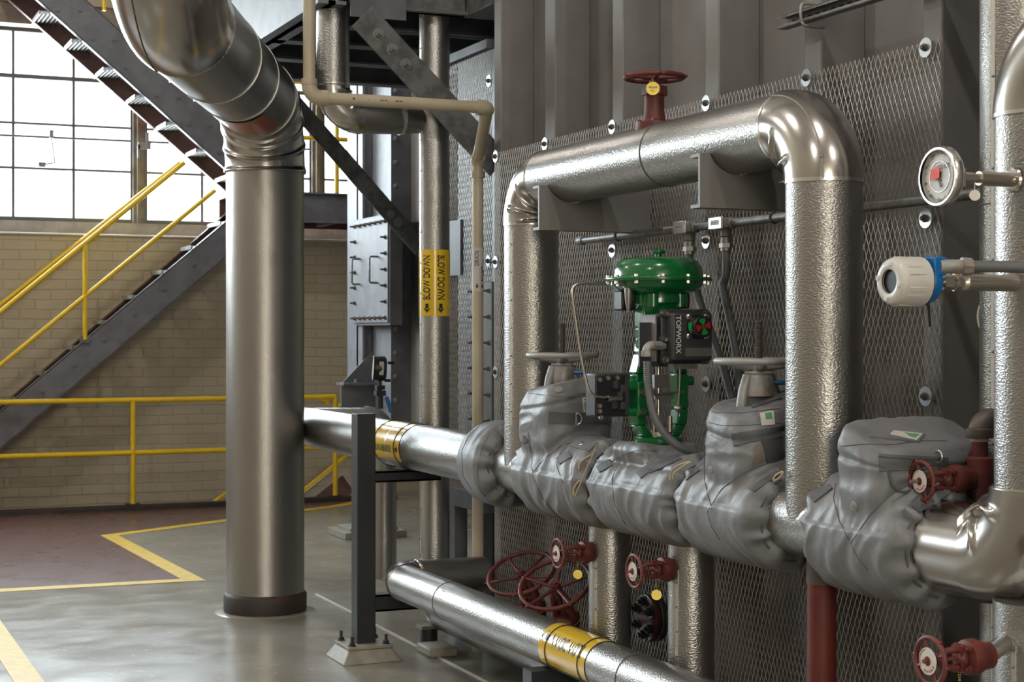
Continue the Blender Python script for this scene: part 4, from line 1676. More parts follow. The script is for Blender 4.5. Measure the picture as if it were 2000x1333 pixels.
# valve on the red stub at the right, fed from the black elbow
tx = P(1907, 930, Y=3.85)
tv = V((tx.x, 3.85, P(1900, 936, Y=3.85).z))
v3 = dup(proto, (tv.x - .026, tv.y, tv.z), 'red gate valve with projecting stem and brass tag beside the end elbow', scale=.95)
v4z = P(1860, 1283, t=4.14).z
v4 = dup(proto, (2.762, 3.33, v4z), 'red gate valve low on the drop pipe in the lower right corner')
obj('nipple', MB().cyl((-.005, 0, 0), (.16, 0.12, 0), .024, seg=20), M['stucco'], v4).location = V((.0775, .06, 0))
obj('stem_extension', MB().cyl((-.178 - .02, 0, 0), (-.178 - .045, 0, 0), .006, seg=10), M['bolt'], v3).location = V((-.178 - .03, 0, 0))
for vv, an in ((v3, 0),):
    pass
# red tee, riser and black elbow
t = thing('pipe_stub', 'red vertical stub with grey iron elbow on top behind the brass tagged valve', 'pipe fitting', (tv.x + .01, tv.y, tv.z - .08))
s = 4.72 / 3200
x0 = tv.x + .012
zt_ = P(1905, 892, Y=3.85).z
z2 = P(1905, 855, Y=3.85).z
z3 = P(1905, 802, Y=3.85).z
e = MB().lathe([(.034, -.095), (.036, -.09), (.036, 0)], (x0, tv.y, tv.z + .0), (0, 0, 1), 28)
e.lathe([(.036, 0), (.036, zt_ - tv.z - .006), (.028, zt_ - tv.z)], (x0, tv.y, tv.z), (0, 0, 1), 28)
obj('tee', e, M['red'], t)
obj('nipple', MB().cyl((x0, tv.y, zt_ - .01), (x0, tv.y, z2), .024, seg=28), M['red'], t)
obj('thread_seal', MB().cyl((x0, tv.y, z2 - .012), (x0, tv.y, z2), .0255, seg=28), M['whitelabel'], t)
e = MB().lathe([(.038, 0), (.04, .004), (.04, .026), (.034, .03)], (x0, tv.y, z2 - .002), (0, 0, 1), 28)
e.elbow((x0, tv.y, z3 - .028), (0, 0, 1), (1, -.1, 0), .04, .034, n=14, seg=28)
obj('elbow', e, M['rust'], t)
obj('pipe_section', MB().cyl((x0 + .03, tv.y, z3 - .028), (x0 + .24, tv.y - .024, z3 - .028), .024, seg=24), M['rust'], t)

# ---------------------------------------------------------------- tall red valve on top of the loop
vy = P(1278, 200, X=HX).y
zt0 = TZ + LR - .01
zw = P(1278, 151, X=HX).z
t = thing('gate_valve', 'red handwheel valve standing on top of the metal clad loop pipe', 'valve', (HX, vy, zt0))
e = MB()
handwheel(e, (HX, vy, zw), (0, 0, 1), .112, .010, 5, 5, .018, .004, .04, .3)
obj('handwheel', e, M['red'], t)
e = MB().lathe([(.07, -.02), (.074, -.01), (.074, .018), (.045, .022), (.044, .03)], (HX, vy, zt0), (0, 0, 1), 36)
obj('flange', e, M['red'], t)
h = zw - zt0
e = MB().lathe([(.045, .02), (.040, .05), (.038, .11), (.041, .122)], (HX, vy, zt0), (0, 0, 1), 32)
obj('neck', e, M['red'], t)
e = MB().cyl((HX, vy, zt0 + .122), (HX, vy, zt0 + h - .035), .052, .050, seg=6)
e.cyl((HX, vy, zt0 + h - .036), (HX, vy, zt0 + h + .01), .012, seg=12)
obj('bonnet', e, M['red'], t, bevel=.003)
for a in (.5, 2.6, 4.2, 5.6):
    obj('flange_bolt', MB().hexhead((HX + cos(a) * .06, vy + sin(a) * .06, zt0 + .018), (0, 0, 1), .01, .01), M['red'], t)
nn = V((-.45, -.89, .05)).normalized()
c = V((HX - .035, vy - .052, zt0 + h - .055)) + nn * .012
obj('tag', MB().lathe([(.002, 0), (.026, 0), (.026, .0015), (.002, .0015)], c, nn, 32), M['brass'], t)


def fnn(a, b, c=c, nn=nn):
    rr = V((-nn.y, nn.x, 0)).normalized()
    rr = V((.89, -.45, 0))
    return c + nn * .003 + rr * a + V((0, 0, 1)) * b


e = text_mb('VFD2A09', .0105, lambda a, b: fnn(a, b + .003), .01, sx=.8)
e.merge(text_mb('N.C.', .0105, lambda a, b: fnn(a, b - .01), .01, sx=.8))
obj('tag_print', e, M['ink'], t, flat=True)
obj('tag_wire', MB().tube([c + V((0, 0, .024)), c + V((.004, .01, .04)), V((HX, vy - .012, zt0 + h - .01))], .0015, 6), M['brass'], t)


# ---------------------------------------------------------------- two big red wheels low behind the floor pipe
def big_valve(px, py, X, R, nvec, label, ph):
    c = P(px, py, X=X)
    n = V(nvec).normalized()
    t = thing('gate_valve', label, 'valve', (c.x, c.y, .3), 'large red handwheel valves')
    e = MB()
    handwheel(e, c, n, R, .0105, 5, 5, .022, .02, .05, ph)
    obj('handwheel', e, M['red'], t)
    obj('stem', MB().cyl(c - n * .2, c + n * .015, .011, seg=14), M['red'], t)
    a, u, w = frame(n)
    e = MB()
    for s_ in (-1, 1):
        e.tube([c - n * .045 + w * s_ * .018, c - n * .08 + w * s_ * .035, c - n * .16 + w * s_ * .04, c - n * .20 + w * s_ * .045], [.012, .014, .016, .02], 12)
    e.lathe([(.024, -.05), (.028, -.04), (.024, -.025)], c, n, 24)
    obj('yoke', e, M['red'], t)
    e = MB().lathe([(.06, -.235), (.066, -.225), (.066, -.2), (.05, -.195), (.03, -.19)], c, n, 32)
    obj('bonnet_flange', e, M['red'], t)
    e = MB().cbox((0, 0, 0), (.001, .001, .001))
    e = MB().bar(c - n * .135 - w * .05, c - n * .135 + w * .05, .04, .012, n)
    obj('gland', e, M['red'], t)
    for s_ in (-1, 1):
        obj('gland_bolt', MB().cyl(c - n * .19 + w * s_ * .036 + u * .02, c - n * .115 + w * s_ * .036 + u * .02, .006, seg=8).hexhead(c - n * .127 + w * s_ * .036 + u * .02, n, .011, .01), M['darkred'], t)
    for i in range(6):
        q = 2 * pi * i / 6
        p = c + (u * cos(q) + w * sin(q)) * .053 - n * .2
        obj('flange_bolt', MB().hexhead(p, n, .011, .012), M['red'], t)
    e = MB().lathe([(.035, -.45), (.05, -.40), (.05, -.28), (.058, -.25), (.064, -.237)], c, n, 28)
    obj('body', e, M['red'], t)
    obj('chain', MB().ring(c - n * .21, n, .071, .0035, 40, 6, 2.5, 5.2), M['brass'], t)
    return t


big_valve(1018, 1120, 3.17, .163, (-.42, -.30, .85), 'farther of the two large tilted red handwheel valves behind the floor pipe', .9)
big_valve(1084, 1142, 3.13, .163, (-.42, -.36, .80), 'nearer of the two large tilted red handwheel valves behind the floor pipe', .15)

# ---------------------------------------------------------------- blind flange between the drop pipes
c = P(1258, 1208, X=3.25)
t = thing('blind_flange', 'dark red bolted blind flange between the two drop pipes', 'flange', c)
obj('cover', MB().lathe([(.0, .0), (.085, 0), (.098, .004), (.1, .01), (.1, .03), (.097, .034)], c, (1, 0, 0), 48), M['darkred'], t)
obj('flange', MB().lathe([(.096, .036), (.1, .04), (.1, .062), (.06, .066), (.055, .07), (.055, MX - c.x - .005)], c, (1, 0, 0), 48), M['box'], t)
for i in range(6):
    a = .52 + i * pi / 3
    p = c + V((0, cos(a) * .07, sin(a) * .07))
    obj('stud_bolt', MB().bolt(p, (-1, 0, 0), .018, .018, .012), M['black'], t)

# ---------------------------------------------------------------- green control valve
GY = 5.58
s = 6.33 / 3200


def zz_(py):
    return P(1285, py, t=6.33).z


t = thing('control_valve', 'green diaphragm control valve standing on the jacketed header', 'control valve', (HX, GY, zz_(880)))
o = V((HX, GY, 0))
e = MB().lathe([(.0, zz_(502)), (.055, zz_(502.5)), (.12, zz_(505)), (.15, zz_(510)), (.166, zz_(520)), (.172, zz_(532)), (.173, zz_(541)), (.182, zz_(543))], o, (0, 0, 1), 72, caps=False)
e.lathe([(.182, zz_(543)), (.205, zz_(543)), (.207, zz_(545)), (.207, zz_(546.5))], o, (0, 0, 1), 72, caps=False)
obj('upper_casing', e, M['green'], t)
e = MB().lathe([(.207, zz_(547)), (.207, zz_(549)), (.205, zz_(550.5)), (.176, zz_(551)), (.168, zz_(560)), (.150, zz_(568)), (.125, zz_(573)), (.07, zz_(575)), (0, zz_(575))], o, (0, 0, 1), 72, caps=False)
obj('lower_casing', e, M['green'], t)
e = MB().lathe([(.012, zz_(503)), (.012, zz_(497)), (.026, zz_(496)), (.028, zz_(494)), (.028, zz_(490)), (.02, zz_(487)), (.0, zz_(486))], o, (0, 0, 1), 28)
obj('vent_cap', e, M['green'], t)
for i in range(12):
    a = i * pi / 6 + .12
    c = o + V((cos(a) * .193, sin(a) * .193, 0))
    e = MB().hexhead(c + V((0, 0, zz_(543))), (0, 0, 1), .0095, .009)
    e.cyl(c + V((0, 0, zz_(541))), c + V((0, 0, zz_(556))), .0052, seg=8)
    e.hexhead(c + V((0, 0, zz_(556))), (0, 0, 1), .0095, .011)
    obj('casing_bolt', e, M['stainless'], t)
# spring barrel
e = MB().lathe([(.095, zz_(574)), (.098, zz_(580)), (.098, zz_(592)), (.088, zz_(596)), (.084, zz_(600)), (.080, zz_(642)), (.07, zz_(648))], o, (0, 0, 1), 40)
e.cyl(o + V((-.055, -.06, zz_(600))), o + V((-.055, -.06, zz_(575))), .028, seg=20)
e.cyl(o + V((.06, -.06, zz_(600))), o + V((.06, -.06, zz_(575))), .03, seg=20)
obj('spring_barrel', e, M['green'], t)
# yoke: two legs in the X plane joining above and below
e = MB()
for sx in (-1, 1):
    x = HX + sx * .068
    pts = [(x + sx * -.004, zz_(598)), (x, zz_(640)), (x, zz_(668)), (x + sx * .004, zz_(690)), (x + sx * .022, zz_(730)), (x + sx * .026, zz_(800)), (x + sx * .02, zz_(830)), (x - sx * .012, zz_(852)), (x - sx * .05, zz_(862))]
    wd = [.075, .07, .065, .065, .07, .065, .065, .07, .075]
    th = [.042, .040, .038, .04, .046, .044, .044, .046, .05]
    for i in range(len(pts) - 1):
        (xa, za), (xb, zb_) = pts[i], pts[i + 1]
        e.add([(xa - th[i] / 2, GY - wd[i] / 2, za), (xa + th[i] / 2, GY - wd[i] / 2, za), (xa + th[i] / 2, GY + wd[i] / 2, za), (xa - th[i] / 2, GY + wd[i] / 2, za),
               (xb - th[i + 1] / 2, GY - wd[i + 1] / 2, zb_), (xb + th[i + 1] / 2, GY - wd[i + 1] / 2, zb_), (xb + th[i + 1] / 2, GY + wd[i + 1] / 2, zb_), (xb - th[i + 1] / 2, GY + wd[i + 1] / 2, zb_)],
              [(0, 1, 2, 3), (4, 7, 6, 5), (0, 4, 5, 1), (1, 5, 6, 2), (2, 6, 7, 3), (3, 7, 4, 0)])
e.box((HX - .06, GY - .028, zz_(665)), (HX + .06, GY + .028, zz_(598)))
e.cyl((HX - .068 - .022, GY, zz_(672)), (HX - .05, GY, zz_(672)), .026, seg=20)
e.lathe([(.045, zz_(700)), (.05, zz_(690)), (.05, zz_(665))], o, (0, 0, 1), 24)
obj('yoke', e, M['green'], t, bevel=.007)
e = MB().lathe([(.075, zz_(890)), (.075, zz_(868)), (.09, zz_(866)), (.092, zz_(862)), (.092, zz_(855)), (.085, zz_(852)), (.05, zz_(850))], o, (0, 0, 1), 40)
obj('bonnet_flange', e, M['green'], t)
e = MB().lathe([(.055, zz_(850)), (.055, zz_(843)), (.03, zz_(842)), (.022, zz_(838)), (.022, zz_(826)), (.010, zz_(824)), (.010, zz_(700))], o, (0, 0, 1), 28)
e.cyl(o + V((.035, -.03, zz_(850))), o + V((.035, -.03, zz_(812))), .009, seg=12)
e.cyl(o + V((-.035, -.03, zz_(850))), o + V((-.035, -.03, zz_(818))), .009, seg=12)
obj('stem', e, M['stainless'], t)
e = MB().cbox((HX, GY, zz_(745)), (.06, .05, .05))
e.cbox((HX + .01, GY - .02, zz_(775)), (.08, .02, .02))
e.cyl((HX - .05, GY - .05, zz_(770)), (HX + .085, GY - .05, zz_(766)), .005, seg=10)
e.cyl((HX + .065, GY - .06, zz_(712)), (HX + .055, GY - .06, zz_(795)), .004, seg=10)
e.lathe([(0, -.016), (.014, -.008), (.014, .008), (0, .016)], (HX + .055, GY - .06, zz_(797)), (0, 1, 0), 14)
obj('linkage', e, M['bolt'], t)
# cast lugs on both legs
for z in (zz_(752), zz_(803)):
    obj('mounting_lug', MB().cyl((HX - .15, GY - .03, z), (HX - .07, GY - .03, z), .022 if z > zz_(780) else .016, seg=18), M['green'], t)
obj('mounting_pad', MB().cbox((HX - .088, GY - .02, zz_(778)), (.06, .07, .13)), M['green'], t, bevel=.006)
obj('mounting_lug', MB().cyl((HX + .09, GY, zz_(745)), (HX + .15, GY, zz_(745)), .018, seg=18), M['green'], t)
for (dx, y_) in ((-.095, 765), (-.095, 802), (-.05, 765)):
    obj('lug_bolt', MB().hexhead((HX + dx, GY - .055, zz_(y_)), (0, -1, 0), .013, .010), M['stainless'], t)
# caution plate
e = MB().prism([(-.035, -.012), (.03, -.012), (.03, .012), (-.035, .012)], (HX - .052, GY - .0305, zz_(613)), (1, 0, 0), (0, 0, 1), (0, -1, 0), .002)
pl = obj('caution_plate', e, M['tape'], t, label='yellow caution strip')
e = MB().prism([(-.035, -.062), (.03, -.062), (.03, -.014), (-.035, -.014)], (HX - .052, GY - .0305, zz_(613)), (1, 0, 0), (0, 0, 1), (0, -1, 0), .0018)
obj('data_plate', e, M['black'], t)
e = text_mb('CAUTION', .017, lambda a, b: (HX - .054 + a, GY - .033, zz_(613) + b), .01, sx=.75)
obj('plate_lettering', e, M['ink'], pl, flat=True)
e = MB()
for k, (w_, o_) in enumerate(((.04, -.022), (.02, -.03), (.035, -.038), (.035, -.046), (.045, -.054))):
    e.cbox((HX - .054, GY - .0328, zz_(613) + o_), (w_, .0006, .0018))
obj('plate_lines', e, M['whitelabel'], t)
# small air fittings under the left rim
e = MB().cyl((HX - .165, GY - .03, zz_(558)), (HX - .125, GY - .03, zz_(558)), .012, seg=6)
e.lathe([(.014, zz_(560)), (.016, zz_(570)), (.013, zz_(590)), (.010, zz_(600)), (.004, zz_(612))], (HX - .145, GY - .03, 0), (0, 0, 1), 16)
e.cbox((HX - .178, GY - .03, zz_(556)), (.03, .022, .02))
obj('air_fitting', e, M['bolt'], t)
obj('solenoid', MB().cbox((HX - .125, GY + .04, zz_(588)), (.06, .07, .075)), M['black'], t, bevel=.006)
obj('solenoid', MB().cbox((HX + .105, GY + .03, zz_(585)), (.06, .08, .07)), M['black'], t, bevel=.006)

# limit switch box with round indicator
BY0, BY1 = 5.37, 5.47
x0, x1 = 2.965, 3.165
z0, z1 = P(1340, 712, Y=BY0).z, P(1340, 604, Y=BY0).z
t = thing('switch_box', 'dark grey valve position switch box with round red and green indicator', 'instrument', (x0, BY0, z0))
e = MB().box((x0 + .02, BY0 + .0, z0 + .012), (x1 - .005, BY0 + .055, z1 - .012))
obj('cover', e, M['box'], t, bevel=.012)
e = MB().box((x0, BY0 + .05, z0), (x1, BY0 + .068, z1))
obj('cover_flange', e, M['box'], t, bevel=.006)
obj('housing', MB().box((x0 + .012, BY0 + .068, z0 + .008), (x1 - .012, BY1 + .03, z1 - .008)), M['box'], t, bevel=.008)
for (xx, z) in ((x0 + .014, z1 - .016), (x0 + .008, (z0 + z1) / 2 - .01), (x0 + .014, z0 + .016), (x1 - .014, z1 - .016), (x1 - .014, z0 + .016)):
    e = MB().lathe([(.018, 0), (.016, .02), (.012, .022)], (xx, BY0 + .055, z), (0, -1, 0), 20)
    obj('screw_boss', e, M['box'], t)
    obj('cap_screw', MB().lathe([(.010, 0), (.010, .007), (.006, .007), (.005, .002), (0, .002)], (xx, BY0 + .034, z), (0, -1, 0), 16), M['stainless'], t)
ic = V((x1 - .075, BY0, z1 - .066))
ind = obj('indicator_dome', MB().lathe([(.045, 0), (.045, .012), (.041, .045), (.036, .05), (0, .05)], ic, (0, -1, 0), 40), M['black'], t, label='round position indicator with red and green sectors')
for k in range(4):
    a0 = [-.5, 1.07, 2.64, 4.21][k] + .25
    pts = [(0, 0)] + [(cos(a0 + i * .12) * .031, sin(a0 + i * .12) * .031) for i in range(9)]
    e = MB().prism(pts, ic + V((0, -.0502, 0)), (1, 0, 0), (0, 0, 1), (0, -1, 0), .0008)
    obj('indicator_sector', e, M['greenmark'] if k % 2 else M['redmark'], ind)
e = MB()
for i in range(8):
    a = pi + (-.35 + i * .1)
    a2 = a + .1
    r_ = .0448
    e.add([ic + V((cos(a) * r_, -.014, sin(a) * r_)), ic + V((cos(a2) * r_, -.014, sin(a2) * r_)), ic + V((cos(a2) * (r_ - .002), -.036, sin(a2) * (r_ - .002))), ic + V((cos(a) * (r_ - .002), -.036, sin(a) * (r_ - .002)))], [(0, 1, 2, 3)])
obj('side_mark', e, M['greenmark'], ind)
for k in range(4):
    a = pi / 4 + k * pi / 2
    c = ic + V((cos(a) * .052, 0, sin(a) * .052))
    obj('dome_screw', MB().lathe([(.013, 0), (.012, .008), (.007, .012), (0, .012)], c, (0, -1, 0), 14), M['stainless'], t)
e = text_mb('TOPWORX', .030, lambda a, b: (x0 + .045 + b, BY0 - .0015, (z0 + z1) / 2 + .008 - a), .02, sx=.92)
obj('lettering', e, M['whitelabel'], t, flat=True)
e = MB().box((x0 + .075, BY0 - .002, z0 + .03), (x1 - .012, BY0 + .001, z0 + .062))
obj('name_plate', e, M['bolt'], t)
e = MB().box((x0 + .05, BY0 + .02, z0 - .018), (x1 - .06, BY0 + .04, z0))
obj('lower_plate', e, M['bolt'], t)
obj('mounting_plate', MB().box((x0 - .07, BY1 - .01, z0 - .01), (x0 + .05, BY1, z1 - .05)), M['box'], t)
obj('mounting_plate', MB().box((x0 - .02, BY1 - .04, z0 + .01), (x0 - .014, BY1 + .08, z1 - .02)), M['bracket'], t)
# conduit from the switch box
g0 = P(1268, 682, Y=5.39)
e = MB().cyl((x0 + .01, 5.42, g0.z + .012), (g0.x + .02, 5.40, g0.z + .012), .017, seg=8)
e.elbow((g0.x - .004, 5.40, g0.z + .012), (-1, 0, 0), (0, 0, -1), .022, .018, n=12, seg=20)
e.lathe([(.018, -.03), (.024, -.028), (.024, -.008), (.018, -.004)], (g0.x - .004, 5.40, g0.z + .0), (0, 0, 1), 8)
obj('cable_fitting', e, M['castiron'], t)
pp = [(1265, 706, 5.40), (1265, 730, 5.40), (1267, 760, 5.39), (1273, 795, 5.37), (1284, 826, 5.35), (1302, 852, 5.33), (1326, 872, 5.31), (1352, 883, 5.30), (1380, 888, 5.29), (1410, 890, 5.28)]
raw = [P(a, b, Y=c_) for a, b, c_ in pp]


def smooth_path(pts, n=6):
    out = []
    m = len(pts)
    for i in range(m - 1):
        p0_, p1_, p2_, p3_ = pts[max(i - 1, 0)], pts[i], pts[i + 1], pts[min(i + 2, m - 1)]
        for k in range(n):
            f = k / n
            out.append(.5 * ((2 * p1_) + (p2_ - p0_) * f + (2 * p0_ - 5 * p1_ + 4 * p2_ - p3_) * f * f + (3 * p1_ - p0_ - 3 * p2_ + p3_) * f ** 3))
    out.append(pts[-1])
    return out


def corrugated(pts, r, pitch=.008, amp=.0007):
    """flexible conduit with fine ribs"""
    sp = smooth_path([V(p) for p in pts], 8)
    dist = [0]
    for i in range(1, len(sp)):
        dist.append(dist[-1] + (sp[i] - sp[i - 1]).length)
    N = int(dist[-1] / (pitch / 2))
    out, rs = [], []
    j = 0
    for i in range(N + 1):
        d = dist[-1] * i / N
        while j < len(dist) - 2 and dist[j + 1] < d:
            j += 1
        f = (d - dist[j]) / max(1e-9, dist[j + 1] - dist[j])
        out.append(sp[j].lerp(sp[j + 1], f))
        rs.append(r + (amp if i % 2 else -amp))
    return MB().tube(out, rs, 16)


tag(obj('flexible_conduit', corrugated(raw, .0155), M['conduit']), 'grey flexible conduit looping down from the switch box to behind the second bonnet', 'conduit')

# positioner on the left
c = P(1186, 772, Y=GY + .02)
t = thing('positioner', 'black valve positioner box with steel screws left of the green yoke', 'instrument', c)
e = MB().box((HX - .285, GY - .03, zz_(812)), (HX - .135, GY + .06, zz_(728)))
obj('housing', e, M['box'], t, bevel=.008)
obj('cover_plate', MB().box((HX - .292, GY - .042, zz_(810)), (HX - .165, GY - .03, zz_(731))), M['black'], t, bevel=.004)
for (dx, y_) in ((-.275, 740), (-.275, 800), (-.24, 737), (-.27, 812), (-.2, 737), (-.275, 790)):
    obj('screw', MB().lathe([(.009, 0), (.009, .008), (.005, .008), (.004, .003), (0, .003)], (HX + dx, GY - .042, zz_(y_)), (0, -1, 0), 14), M['stainless'], t)
e = MB()
for k, (dx, y_) in enumerate(((-.21, 750), (-.19, 772), (-.215, 788), (-.18, 758), (-.18, 790))):
    e.cbox((HX + dx, GY - .045, zz_(y_)), (.02, .02, .03))
obj('pneumatic_block', e, M['box'], t, bevel=.002)
e = MB().cyl((HX - .30 + .05, GY - .06, zz_(776)), (HX - .19, GY - .06, zz_(776)), .010, seg=6)
e.cyl((HX - .25, GY - .06, zz_(776)), (HX - .235, GY - .06, zz_(776)), .014, seg=6)
obj('tube_fitting', e, M['stainless'], t)
# bent stainless air tube
q_ = [(1184, 555), (1160, 554), (1138, 554), (1126, 556), (1119, 564), (1118, 578), (1124, 620), (1134, 690), (1146, 748), (1152, 764), (1162, 773), (1176, 776), (1190, 776)]
pts = smooth_path([P(a, b, Y=GY - .06) for a, b in q_], 5)
tag(obj('air_tube', MB().tube(pts, .0052, 10), M['stainless']), 'thin bent stainless air tube from the green diaphragm down to the positioner', 'tubing')

# ---------------------------------------------------------------- dial thermometer
AYG = 3.42
gc = P(1832, 345, Y=AYG)
t = thing('dial_thermometer', 'round steel dial thermometer with fluorescent red sticker facing the aisle', 'gauge', gc)
R_ = .079
e = MB().lathe([(R_ - .012, -.002), (R_ - .010, .0), (R_ - .004, .0), (R_, .006), (R_, .022), (R_ - .006, .03), (R_ - .02, .034), (0, .034)], gc - V((.004, 0, 0)), (1, 0, 0), 72, caps=False)
obj('case', e, M['band'], t)
d = MB().lathe([(0, .010), (R_ - .006, .010)], gc - V((.004, 0, 0)), (1, 0, 0), 64, caps=False)
dial = obj('dial', d, M['dial'], t)
# the dial plane: viewer's right is -Y, up is Z, normal -X
def dp(a, b, dep=.0055):
    return gc + V((dep - .0, -a, b))
# marks
e = MB()
for i in range(61):
    a = radians(-60 - i * 4.9 + 15)
    r1_, r2_ = R_ - .016, R_ - (.022 if i % 5 else .026)
    ca, sa = cos(a), sin(a)
    w_ = .0005 if i % 5 else .0009
    px_, py_ = -sa * w_, ca * w_
    e.add([dp(ca * r1_ + px_, sa * r1_ + py_), dp(ca * r1_ - px_, sa * r1_ - py_), dp(ca * r2_ - px_, sa * r2_ - py_), dp(ca * r2_ + px_, sa * r2_ + py_)], [(0, 1, 2, 3)])
for (sx_, sy_, tx_) in ((-.0, -.062, '50'), (.012, -.063, '°F'), (-.038, -.047, '100'), (-.058, -.015, '150'), (-.056, .028, '200'), (-.03, .056, '250'), (.01, .06, '300')):
    ro = atan2(sx_, -sy_) * -1 if False else 0
    e.merge(text_mb(tx_, .0115, lambda a, b, sx_=sx_, sy_=sy_: dp(sx_ + a, sy_ + b), .0, sx=.9))
e.merge(text_mb('ASHCROFT'[:0] + 'VOSHOK', .019, lambda a, b: dp(a + .012, b + .024 + a * .1), .0, sx=.8))
obj('dial_print', e, M['ink'], dial, flat=True)
e = MB().ring(dp(0, 0, .0056), (1, 0, 0), .040, .0016, 48, 6)
obj('inner_ring', e, M['zinc'], dial)
e = MB().add([dp(-.006, -.002, .003), dp(-.002, .003, .003), dp(.013, -.026, .003), (dp(.006, -.03, .003))], [(0, 1, 2, 3)])
obj('pointer', e, M['ink'], dial, flat=True)
e = MB().prism([(-.030, -.010), (.006, -.006), (.006, .022), (-.030, .018)], gc + V((-.0, 0, 0)) + V((0, 0, .002)), (0, -1, 0), (0, 0, 1), (-1, 0, 0), .001)
st = obj('sticker', e, M['redsticker'], dial)
e = MB()
for (a, b, w_) in ((-.018, .014, .018), (-.012, .008, .03), (-.014, .003, .026), (-.012, -.003, .03)):
    e.cbox(gc + V((-.0012, -a, b + .002)), (.0003, w_, .0016))
obj('sticker_print', e, M['redmark'], st)
e = MB().box((gc.x + .03, AYG - .014, gc.z - .024), (gc.x + .078, AYG - .011, gc.z + .024))
e.box((gc.x + .03, AYG + .011, gc.z - .024), (gc.x + .078, AYG + .014, gc.z + .024))
e.cyl((gc.x + .035, AYG - .009, gc.z), (gc.x + .035, AYG + .009, gc.z), .032, seg=32)
e.cyl((gc.x + .055, AYG - .018, gc.z), (gc.x + .055, AYG + .018, gc.z), .005, seg=12)
obj('swivel_joint', e, M['stainless'], t)
xe = HX - HR + .01
e = MB().cyl((gc.x + .07, AYG, gc.z), (gc.x + .115, AYG, gc.z), .015, seg=6)
e.cyl((gc.x + .1, AYG, gc.z), (gc.x + .135, AYG, gc.z), .012, seg=20)
e.cyl((gc.x + .13, AYG, gc.z), (xe, AYG, gc.z), .019, seg=24)
obj('thermowell', e, M['stainless'], t)
obj('escutcheon', MB().lathe([(.034, -.004), (.03, -.010), (.02, -.012)], (xe - .002, AYG, gc.z), (1, 0, 0), 28), M['smooth'], t)
c = V((gc.x + .105, AYG - .015, gc.z - .012))
obj('tag_wire', MB().tube([c, c + V((0, 0, -.022))], .001, 6), M['bolt'], t)
obj('tag', MB().lathe([(.001, 0), (.014, 0), (.014, .001), (.001, .001)], c + V((0, 0, -.034)), (-.5, -.86, 0), 28), M['bolt'], t)

# ---------------------------------------------------------------- blue and white transmitter
fc = P(1737, 550, Y=AYG)
t = thing('transmitter', 'off white and blue transmitter head with round window at the right', 'instrument', fc)
r_ = .061
e = MB().lathe([(.030, .004), (.031, -.001), (.034, -.003), (.05, -.002), (.057, .004), (r_, .014), (r_ + .001, .05), (r_ + .003, .082), (r_ + .003, .09), (.05, .09)], fc, (1, 0, 0), 64, caps=False)
obj('cap', e, M['whitepaint'], t)
obj('window', MB().lathe([(0, .006), (.031, .006)], fc, (1, 0, 0), 48, caps=False), M['black'], t)
obj('window_ring', MB().ring(fc + V((.001, 0, 0)), (1, 0, 0), .031, .002, 40, 8), M['box'], t)
for k in range(4):
    a = k * pi / 2 + .2
    p = fc + V((-.003, cos(a) * .045, sin(a) * .045))
    obj('cap_notch', MB().cbox(p, (.006, .012, .014), Matrix.Rotation(a, 3, 'X')), M['whitepaint'], t, bevel=.002)
for k in range(18):
    a = k * pi / 9
    if k % 3 == 0:
        continue
    p = fc + V((.045, cos(a) * (r_ + .001), sin(a) * (r_ + .001)))
    obj('grip_rib', MB().cbox(p, (.05, .003, .012), Matrix.Rotation(a, 3, 'X')), M['whitepaint'], t, bevel=.001)
obj('seal_ring', MB().ring(fc + V((.093, 0, 0)), (1, 0, 0), r_ - .002, .003, 48, 8), M['black'], t)
e = MB().lathe([(.05, .095), (r_ - .002, .097), (r_ - .002, .108), (.05, .13), (.03, .138)], fc, (1, 0, 0), 48)
e.box((fc.x + .098, fc.y - .055, fc.z + .015), (fc.x + .135, fc.y + .02, fc.z + .062))
obj('housing', e, M['blue'], t, bevel=.003)
obj('lock_clip', MB().ring(fc + V((.096, -.03, -.055)), (1, -.3, 0), .008, .0015, 20, 6), M['black'], t)
obj('tie_tail', MB().bar(fc + V((.094, -.035, -.06)), fc + V((.097, -.037, -.115)), .008, .002, (0, 1, 0)), M['black'], t)
q = fc + V((.12, -.045, .038))
e = MB().cyl(q, q + V((.06, -.02, 0)), .018, seg=24)
e.cyl(q + V((.055, -.018, 0)), q + V((.08, -.026, 0)), .024, .022, seg=8)
obj('cable_gland', e, M['castiron'], t)
cq = q + V((.078, -.026, 0))
pts = [cq, cq + V((.06, -.03, 0)), cq + V((.14, -.1, -.006)), cq + V((.22, -.22, -.02)), cq + V((.3, -.42, -.05)), cq + V((.36, -.7, -.1))]
tag(obj('flexible_conduit', corrugated(pts, .015, .009, .0004), M['conduit']), 'dark grey conduit leaving the blue and white transmitter toward the right edge', 'conduit')
wz = fc.z - .0
e = MB()
for (a, b, rr_, sg) in ((.125, .15, .018, 6), (.15, .158, .013, 20), (.158, .185, .027, 6), (.183, .2, .02, 20), (.2, .215, .024, 6), (.212, .23, .014, 20)):
    e.cyl((fc.x + a, AYG, wz), (fc.x + b, AYG, wz), rr_, seg=sg)
obj('union', e, M['stainless'], t)
obj('thermowell', MB().lathe([(.012, .225), (.021, .235), (.022, .24), (.022, xe - fc.x)], (fc.x, AYG, wz), (1, 0, 0), 28), M['stainless'], t)

